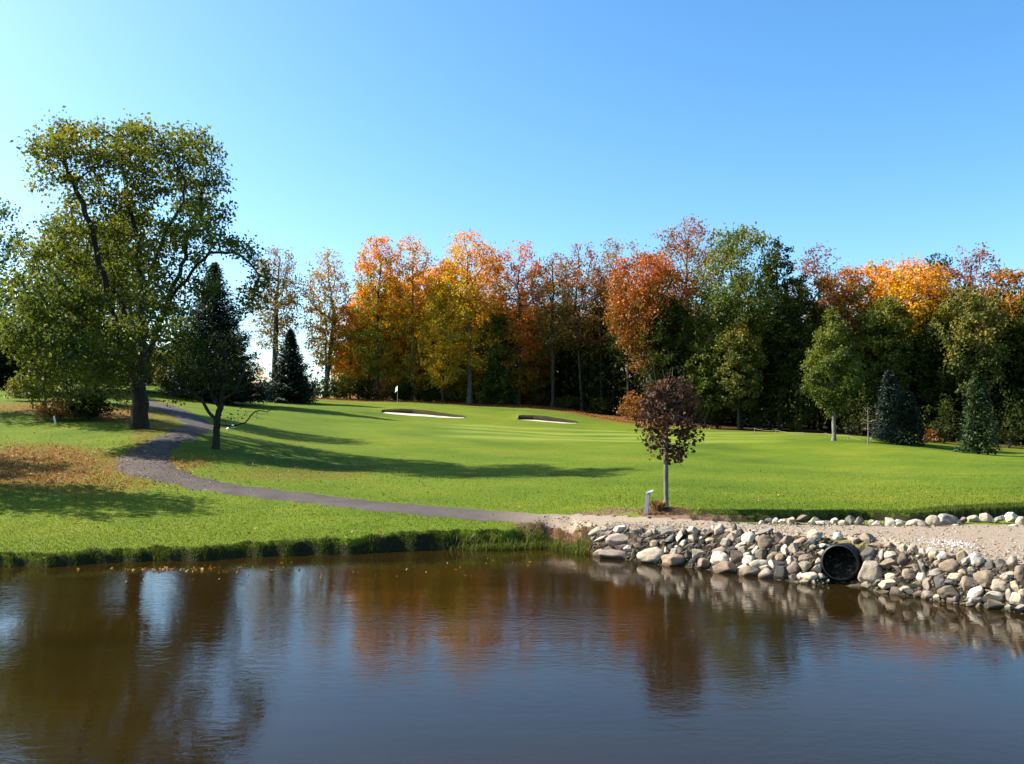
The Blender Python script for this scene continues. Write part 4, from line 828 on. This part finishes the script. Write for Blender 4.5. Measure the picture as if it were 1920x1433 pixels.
M_PEB = n.done(n.principled(n.mix(.4, n.ramp(f, [(0, (.06, .055, .05)), (.2, (.14, .105, .075)), (.5, (.23, .175, .125)), (.75, (.2, .175, .15)), (1, (.34, .3, .26))]), n.ramp(n.noise(n.coord(), 60, 3), [(.3, (.5, .5, .5)), (.7, (1.3, 1.3, 1.3))]), 'MULTIPLY'), .9, .15))
M_RUB = simple('rubble_stone', (.085, .066, .05), .9, .15, .7, 4)
rng = np.random.default_rng(8)
px = rng.uniform(1105, 1960, 2600); t = rng.uniform(-.02, 1.05, 2600); Y = shore_y(px) + t * np.interp(px, WB_P, WB_Y); X = (px - CXP) / FPX * Y
pebbles('rubble', np.stack([X, Y, terrain(X, Y) + .0], 1), rng.uniform(.03, .10, 2600), rng, M_RUB, 'small rubble filling gaps between the bank stones', 'rubble')
px = rng.uniform(1945, 2560, 1500); t = rng.uniform(-.05, 1.02, 1500); Y = shore_y(px) + t * np.interp(px, WB_P, WB_Y); X = (px - CXP) / FPX * Y
pebbles('bank_rubble', np.stack([X, Y, terrain(X, Y) + .03], 1), rng.uniform(.1, .3, 1500), rng, M_PEB, 'heaped bank stones continuing past the right edge', 'rubble')
P_ = []
for (p0_, p1_, a_, b_, k) in ((1130, 2500, .9, 5.5, 4200), (1150, 1900, .95, 1.5, 900), (1000, 1300, .6, 2.6, 500)):
    px = rng.uniform(p0_, p1_, k); Y = shore_y(px) + np.interp(px, WB_P, WB_Y) * rng.uniform(a_, a_ + .3, k) + (rng.random(k) * np.clip(np.interp(px, [1100, 1400, 1900, 2500], [.8, 1.2, 4.6, 7]), 0, b_))
    X = (px - CXP) / FPX * Y; P_.append(np.stack([X, Y, terrain(X, Y) + .05], 1))
P_ = np.concatenate(P_); pebbles('gravel', P_, rng.uniform(.01, .032, len(P_)) * rng.choice([1, 1, 1, 2.2], len(P_)), rng, M_PEB, 'loose gravel scattered over the crossing', 'gravel')
M_WP = simple('white_chippings', (.42, .39, .37), .8, .3, .25, 30)
P_ = np.array([hit(1785 + x * 32 + y * 22, 1024 + y * 7 + abs(x) * 1.0) for x, y in rng.normal(size=(170, 2)) * .7]) + np.array([0, 0, .05]); pebbles('white_gravel', P_, rng.uniform(.02, .055, len(P_)), rng, M_WP, 'patch of white crushed stone at the gravel edge', 'gravel')

# ------------------------------------------------------------------ culvert pipe
def culvert():
    c = at(1574, 1055, 16.45); ax = Vector((-.52, -.85, .10)).normalized(); root = empty('culvert_pipe', tuple(c), 'black corrugated plastic culvert pipe opening from the stone bank', 'pipe')
    Ro, Ri, Ln, K = .352, .305, 1.25, 40; q = ax.to_track_quat('Z', 'Y').to_matrix()
    prof = [(.0, Ri), (.0, Ro - .028)]
    s = 0.0
    while s < Ln:
        prof += [(-s - .012, Ro - .02), (-s - .03, Ro), (-s - .07, Ro), (-s - .088, Ro - .03), (-s - .12, Ro - .03)]; s += .13
    def lathe(pr):
        V, F = [], []
        for (zz, r) in pr:
            for k in range(K): a = 2 * math.pi * k / K; V.append(q @ Vector((math.cos(a) * r, math.sin(a) * r, zz)))
        for i in range(len(pr) - 1):
            for k in range(K): F.append((i * K + k, i * K + (k + 1) % K, (i + 1) * K + (k + 1) % K, (i + 1) * K + k))
        return np.array([v[:] for v in V]), np.array(F)
    pm = simple('black_plastic', (.007, .007, .008), .45, .3, .3, 12)
    V, F = lathe(prof); obj('outer_shell', mesh('outer_shell', V, F, None, True), pm, root)
    inner = [(0.0, Ri)] + [(-zz, Ri + .006 * math.sin(zz * 48)) for zz in np.arange(.02, Ln, .03)] + [(-Ln, .001)]
    V, F = lathe(inner); obj('inner_wall', mesh('inner_wall', V, F, None, True), simple('pipe_inside', (.004, .004, .004), .8, .1), root)
culvert()

# ------------------------------------------------------------------ plaque, flag, rope fence, markers
def box_mesh(dx, dy, dz, bev=.006, z0=0):
    bm = bmesh.new(); bmesh.ops.create_cube(bm, size=1)
    for v in bm.verts: v.co = Vector((v.co.x * dx, v.co.y * dy, (v.co.z + .5) * dz + z0))
    bmesh.ops.bevel(bm, geom=bm.edges[:], offset=bev, segments=2, affect='EDGES')
    me = bpy.data.meshes.new('part'); bm.to_mesh(me); bm.free(); return me
M_MET = simple('plaque_post_metal', (.30, .27, .31), .45, .5, .08, 30); M_PLATE = simple('plaque_plate_metal', (.55, .56, .58), .3, .6, .05, 30, .6)
g = hit(1211, 966); root = empty('memorial_plaque', tuple(g), 'short grey metal plaque post with slanted top left of the purple maple', 'plaque')
hgt_ = (966 - 922) / FPX * float(g[1]); root.rotation_euler = (0, R(6), R(-20))
p = obj('post', box_mesh(.11, .05, hgt_ * 1.0 + .15, .008, -.15), M_MET, root)
p = obj('plate', box_mesh(.2, .15, .014, .004), M_PLATE, root, (.045, 0, hgt_ - .005)); p.rotation_euler = (R(14), R(-24), 0)

g = ground(745, 118.0); root = empty('flagstick', tuple(g), 'golf flagstick with small white flag on the green', 'flag'); hf = at(745, 723, 118.0)[2] - g[2]; root.rotation_euler = (0, 0, R(-55))
k = 8; V, F = tubes(np.array([[0, 0, -.1]]), np.array([[0, 0, hf]]), np.array([.022]), np.array([.015]), 8); obj('pole', mesh('pole', V, F, None, True), simple('flag_pole', (.5, .46, .25), .5), root)
nx, nz = 10, 6; XX, ZZ = np.meshgrid(np.linspace(0, 1, nx), np.linspace(0, 1, nz)); YY = .10 * np.sin(XX * 5 + ZZ * 1.5) * XX
fv = np.stack([-.02 - XX * .62 * (.75), YY, hf - .02 - (1 - ZZ) * .62 - XX * .3], -1).reshape(-1, 3); i = np.arange(nx * nz).reshape(nz, nx); fF = np.stack([i[:-1, :-1], i[:-1, 1:], i[1:, 1:], i[1:, :-1]], -1).reshape(-1, 4)
n_ = len(fv); V = np.concatenate([fv, fv + np.array([0, .006, 0])]); F = np.concatenate([fF[:, ::-1], fF + n_])
obj('flag', mesh('flag', V, F, None, True), simple('flag_cloth', (.8, .8, .8), .8, .1, .03), root)

def rope_fence():
    pts = [(1415, 815, 803), (1455, 816, 806), (1507, 820, 811), (1548, 822, 812), (1590, 826, 816), (1622, 829, 824)]
    G_ = [hit(a, b) for a, b, c in pts]; root = empty('rope_fence', tuple(G_[0]), 'low white rope strung on thin stakes before the dark forest', 'fence')
    tops = []
    sm, rm = simple('stake_wood', (.2, .17, .14), .8), simple('rope_white', (.22, .2, .18), .8)
    for (a, b, c), g in zip(pts, G_):
        h = max(.2, (b - c) / FPX * g[1]); L = g - G_[0]; V, F = tubes(np.array([L - [0, 0, .2]]), np.array([L + [0, 0, h]]), np.array([.03]), np.array([.025]), 6); obj('stake', mesh('stake', V, F, None, True), sm, root); tops.append(L + np.array([0, 0, h - .03]))
    Q = []
    for a, b in zip(tops[:-1], tops[1:]):
        for s in np.linspace(0, 1, 8)[:-1]: Q.append(a * (1 - s) + b * s - np.array([0, 0, .12 * 4 * s * (1 - s)]))
    Q.append(tops[-1]); Q = np.array(Q); V, F = tubes(Q[:-1], Q[1:], np.full(len(Q) - 1, .014), np.full(len(Q) - 1, .014), 6); obj('rope', mesh('rope', V, F, None, True), rm, root)
rope_fence()
M_WH = simple('white_paint', (.72, .72, .7), .5, .4, .06, 15)
for (px, v, wp, hp, lab) in ((436, 800, 9, 7, 'white marker stone right of the small spreading tree'), (427, 804, 6, 5, 'smaller white marker stone nearest the trunk of the small spreading tree')):
    g = hit(px, v + hp / 2); m = g[1] / FPX; o = bpy.data.objects.new('marker_stone', SML['boulder'][2]); COL.objects.link(o); o.material_slots[0].link = 'OBJECT'; o.material_slots[0].material = M_WH
    o.scale = (wp * m, wp * m * .8, hp * m * 1.15); o.location = (g[0], g[1], g[2] + hp * m * .45); tag(o, lab, 'marker', 'white markers on the lawn')
g = hit(104, 772); o = obj('marker_stake', box_mesh(.09, .04, .5, .01, -.1), M_WH, None, tuple(at(105, 772, 43.2) * [1, 1, 0] + [0, 0, terrain(at(105, 772, 43.2)[0], 43.2)])); o.rotation_euler = (0, R(-14), 0); tag(o, 'white tilted stake in front of the drooping bush', 'stake')

# mulch mound with dry tufts at the foot of the purple maple
def tuft(name, c, rad, nb, h, mat, label, cat, seed, asp=1.0, stuff=False):
    rng = np.random.default_rng(seed); a = rng.uniform(0, 6.28, nb); rr = rad * np.sqrt(rng.random(nb)); X = c[0] + np.cos(a) * rr * asp; Y = c[1] + np.sin(a) * rr; Z = terrain(X, Y)
    P = np.stack([X, Y, Z], 1); V, F, t = blades(rng, P, h * rng.uniform(.5, 1.15, nb), .5); o = obj(name, mesh(name, V, F, {'tint': t}), mat); tag(o, label, cat, None, 'stuff' if stuff else None); return o
def blades(rng, P, h, bend=.4, w=.16, tm=.5, ts=.2, wmin=.004):
    n_ = len(P); a = rng.uniform(0, 6.28, n_); d = np.stack([np.cos(a), np.sin(a), 0 * a], 1); s = np.stack([-np.sin(a), np.cos(a), 0 * a], 1); ww = np.maximum(h * w * .5, wmin)[:, None]; hh = h[:, None]; Zu = np.array([0, 0, 1.])
    b = bend * rng.uniform(.3, 1.3, n_)[:, None]; m = P + Zu * hh * .6 + d * hh * b * .3; tp = P + Zu * hh * (1 - .25 * b) + d * hh * b
    V = np.stack([P - s * ww - Zu * .02, P + s * ww - Zu * .02, m + s * ww * .8, m - s * ww * .8, tp], 1).reshape(-1, 3); i = np.arange(n_)[:, None] * 5
    F = [i + np.array([[0, 1, 2, 3]]), i + np.array([[3, 2, 4]])]; t = np.clip(tm + ts * rng.normal(size=n_), .01, .99)
    return V, F, np.concatenate([t, t])
M_DRY = leaf_mat('dry_grass', G((.08, .04, .02), (.2, .11, .045), (.36, .24, .10)), .25)
M_GB = leaf_mat('grass_blade', G((.04, .072, .006), (.068, .112, .007), (.102, .145, .010), (.16, .155, .02)), .4)
M_BANK = leaf_mat('bank_grass', G((.03, .034, .008), (.05, .068, .008), (.085, .11, .01), (.16, .13, .03)), .35)
c = hit(1240, 962)
X, Y = np.meshgrid(np.linspace(-1, 1, 25), np.linspace(-1, 1, 15)); rr = np.sqrt(X ** 2 + Y ** 2); xx = c[0] + .12 + X * .72; yy = c[1] + .05 + Y * .42; zz = terrain(xx, yy) + np.where(rr < 1, .13 * (1 - rr ** 2) * (1 + .35 * np.sin(X * 17) * np.sin(Y * 13)), -.02)
i = np.arange(X.size).reshape(X.shape); F = np.stack([i[:-1, :-1], i[:-1, 1:], i[1:, 1:], i[1:, :-1]], -1).reshape(-1, 4)
n = NT('mulch'); q = n.noise(n.coord(), 28, 5, .8); M_MULCH = n.done(n.principled(n.ramp(q, [(.3, (.03, .015, .01)), (.6, (.13, .065, .04)), (.75, (.26, .15, .09))]), .95, .1, n.bump(q, 1, .06)))
o = obj('mulch_mound', mesh('mulch_mound', np.stack([xx, yy, zz], -1).reshape(-1, 3), F, None, True), M_MULCH); tag(o, 'low brown mulch mound round the foot of the purple maple', 'mulch')
tuft('dry_tuft', at(1233, 962, c[1]), .16, 260, .34, M_DRY, 'dry reddish grass tuft between the plaque and the purple maple', 'grass tuft', 61)
tuft('mulch_litter', at(1262, 966, c[1]), .7, 500, .10, M_DRY, 'dry stalks scattered on the mulch mound', 'dry grass', 62, 1.4, True)
c = at(1456, 1433, 4.6)
tuft('reed_tuft', np.array([(1456 - 960) / FPX * 4.6, 4.6]), .015, 3, 1.35, M_BANK, 'tip of a thin grass stem at the bottom edge of the picture', 'grass stem', 63)

# ------------------------------------------------------------------ lawn grass, bank grass, fallen leaves
rng = np.random.default_rng(70)
def in_path(px, v):
    pass
k = 190000; Y = 1 / np.sqrt(1 / 17.5 ** 2 - rng.random(k) * (1 / 17.5 ** 2 - 1 / 62 ** 2)); px = rng.uniform(-60, 1980, k); X = (px - CXP) / FPX * Y; Z = terrain(X, Y); P = np.stack([X, Y, Z], 1); pu, pv = proj(P)
t = Y - shore_y(px)
def between(px, v, A, B):
    A = np.array(A, float); B = np.array(B, float); i = np.argsort(A[:, 0]); j = np.argsort(B[:, 0]); return (v < np.interp(px, A[i, 0], A[i, 1])) & (v > np.interp(px, B[j, 0], B[j, 1]))
def poly_in(px, v, poly):
    poly = np.array(poly, float); ins = np.zeros(len(px), bool); j = len(poly) - 1
    for i in range(len(poly)):
        xi, yi = poly[i]; xj, yj = poly[j]
        if yi != yj: ins ^= ((yi > v) != (yj > v)) & (px < (xj - xi) * (v - yi) / (yj - yi) + xi)
        j = i
    return ins
onp = poly_in(pu, pv, near + farl[::-1]) | poly_in(pu, pv, rn + rf[::-1])
dirtz = (((pu - 1045) / 70) ** 2 + ((pv - 1008) / 26) ** 2 < 1) | (((pu - 1250) / 60) ** 2 + ((pv - 968) / 10) ** 2 < 1)
ok = (~onp) & (~dirtz) & (t > .15) & ~((px > 1090) & (Y < ditch_y(px) + .25)) & (Z > .1)
P = P[ok]; h = rng.uniform(.022, .05, len(P)); lf = .5 + .22 * snoise(np.random.default_rng(4), P * np.array([.5, 1, 0]), 2.6) + .12 * np.sin(P[:, 1] * 2.1 + P[:, 0] * .35); V, F, tt = blades(rng, P, h, .7, .3, lf, .2, .006)
o = obj('lawn_grass', mesh('lawn_grass', V, F, {'tint': tt}), M_GB); tag(o, 'short mown grass covering the lawn', 'grass', None, 'stuff')
k = 38000; px = rng.uniform(-60, 1045, k); Ysh = shore_y(px); clump = np.clip(.5 + .35 * np.sin(px * .21 + 2 * np.sin(px * .05)) + .3 * np.sin(px * .083 + 1) + .25 * np.sin(px * .47), 0, 1.3)
Y = Ysh + .03 + .5 * rng.random(k) ** .9; X = (px - CXP) / FPX * Y; Z = terrain(X, Y); ok = (Z > -.03) & (rng.random(k) < .5 + clump)
P = np.stack([X, Y, Z], 1)[ok]; h = rng.uniform(.015, .085, ok.sum()) * (.25 + .8 * clump[ok]) * (.65 + .5 * np.sin(px[ok] * .037 + np.sin(px[ok] * .011)) ** 2); V, F, tt = blades(rng, P, h, .9, .10, .42 + .12 * np.sin(px[ok] * .13), .2, .005)
k2 = 2600; px2 = np.concatenate([rng.normal(930, 35, 900), rng.normal(1082, 12, 500), rng.normal(1050, 8, 350), rng.normal(1018, 14, 500), rng.normal(1000, 10, 350)]); Y2 = shore_y(px2) + rng.uniform(-.1, .25, k2) + (px2 > 985) * rng.uniform(0, .45, k2); X2 = (px2 - CXP) / FPX * Y2; P2 = np.stack([X2, Y2, np.maximum(terrain(X2, Y2), -.05)], 1)
V2, F2, t2 = blades(rng, P2, rng.uniform(.12, .3, k2), .6, .05, .6, .2, .005)
Vm = np.concatenate([V, V2]); Fm = [F[0], F[1], F2[0] + len(V), F2[1] + len(V)]
o = obj('bank_grass', mesh('bank_grass', Vm, Fm, {'tint': np.concatenate([tt, t2])}), M_BANK); tag(o, 'long ragged grass overhanging the pond bank', 'grass', None, 'stuff')
k = 6500; px = np.clip(rng.normal(1052, 38, k), 950, 1125); Y = shore_y(px) + rng.uniform(0, 1.1, k); X = (px - CXP) / FPX * Y; P = np.stack([X, Y, terrain(X, Y)], 1); V, F, tt = blades(rng, P, rng.uniform(.03, .085, k), .9, .08)
k2 = 7000; px2 = rng.uniform(1310, 1960, k2); Y2 = ditch_y(px2) + rng.uniform(.3, .8, k2); X2 = (px2 - CXP) / FPX * Y2; P2 = np.stack([X2, Y2, terrain(X2, Y2)], 1)
o = obj('dry_bank_grass', mesh('dry_bank_grass', V, F, {'tint': tt}), M_DRY); tag(o, 'brown dry grass on the bare earth bank', 'dry grass', None, 'stuff')
V, F, tt = blades(rng, P2, rng.uniform(.03, .09, k2), .9, .1, .45, .2, .005); o = obj('ditch_grass', mesh('ditch_grass', V, F, {'tint': tt}), M_BANK); tag(o, 'ragged grass along the ditch edge', 'grass', None, 'stuff')
# fallen leaves
pos = []
for (cx, cy_, sx, sy, k) in ((60, 885, 95, 24, 3000), (190, 895, 75, 20, 650), (20, 848, 80, 14, 900), (110, 850, 90, 10, 500), (345, 870, 40, 10, 500), (560, 885, 150, 14, 700), (250, 850, 40, 18, 350), (300, 905, 120, 12, 350), (230, 778, 60, 12, 500), (20, 768, 50, 5, 250), (800, 900, 260, 22, 260), (560, 990, 400, 26, 160), (1200, 930, 300, 14, 120), (1500, 905, 250, 20, 80)):
    for x, y in np.stack([rng.normal(cx, sx, k), rng.normal(cy_, sy, k)], 1):
        if -40 < x < 1960 and y > 760: pos.append((x, y))
pos = np.array(pos)
YSF = np.concatenate([np.arange(17, 30, .25), np.arange(30, 75, .6)])
Pm = at(pos[:, 0][:, None], pos[:, 1][:, None], YSF[None]); dz = Pm[..., 2] - terrain(Pm[..., 0], Pm[..., 1]); kk = np.clip(np.argmax(dz < 0, 1), 1, len(YSF) - 1); ar = np.arange(len(pos)); a, b = dz[ar, kk - 1], dz[ar, kk]; f = (a / np.where(a == b, 1, a - b))[:, None]
P = Pm[ar, kk - 1] * (1 - f) + Pm[ar, kk] * f; ok = (dz < 0).any(1) & (P[:, 2] > .2); P = P[ok] + np.array([0, 0, .035])
ke = 5200; px = rng.uniform(560, 1330, ke); Y = np.interp(px, FY_P, FY_Y) + rng.uniform(-3, 6, ke) * rng.random(ke); X = (px - CXP) / FPX * Y; Pe = np.stack([X, Y, terrain(X, Y) + .05], 1)
P = np.concatenate([P, Pe]); sz = np.concatenate([rng.uniform(.04, .095, len(P) - ke), rng.uniform(.14, .26, ke)])
V, F = leaves(rng, P, sz, None, 2.2); M_FALL = leaf_mat('fallen_leaf', G((.10, .035, .014), (.19, .065, .018), (.28, .105, .022), (.36, .22, .045)), .2)
o = obj('fallen_leaves', mesh('fallen_leaves', V, F, {'tint': rng.random(len(P))}), M_FALL); tag(o, 'orange and brown fallen leaves scattered on the grass', 'leaves', None, 'stuff')
k = 150; px = np.concatenate([rng.normal(330, 70, 90), rng.uniform(200, 1000, 60)]); v = np.concatenate([rng.normal(1066, 2.5, 90), np.interp(px[90:], [200, 1000], [1060, 1045]) + rng.uniform(-4, 30, 60)])
P = np.array([at(a, b, 2.9 * FPX / (b - VH)) for a, b in zip(px, v)]); P[:, 2] = .006; P = P[P[:, 1] < shore_y(px) - .15]
V, F = leaves(rng, P, rng.uniform(.04, .1, len(P)), None, 9); o = obj('floating_leaves', mesh('floating_leaves', V, F, {'tint': rng.random(len(P))}), M_FALL); tag(o, 'pale leaves floating on the pond near the bank', 'leaves', None, 'stuff')

print('FLAG', hit(745, 752), 'bunker', hit(790,780))
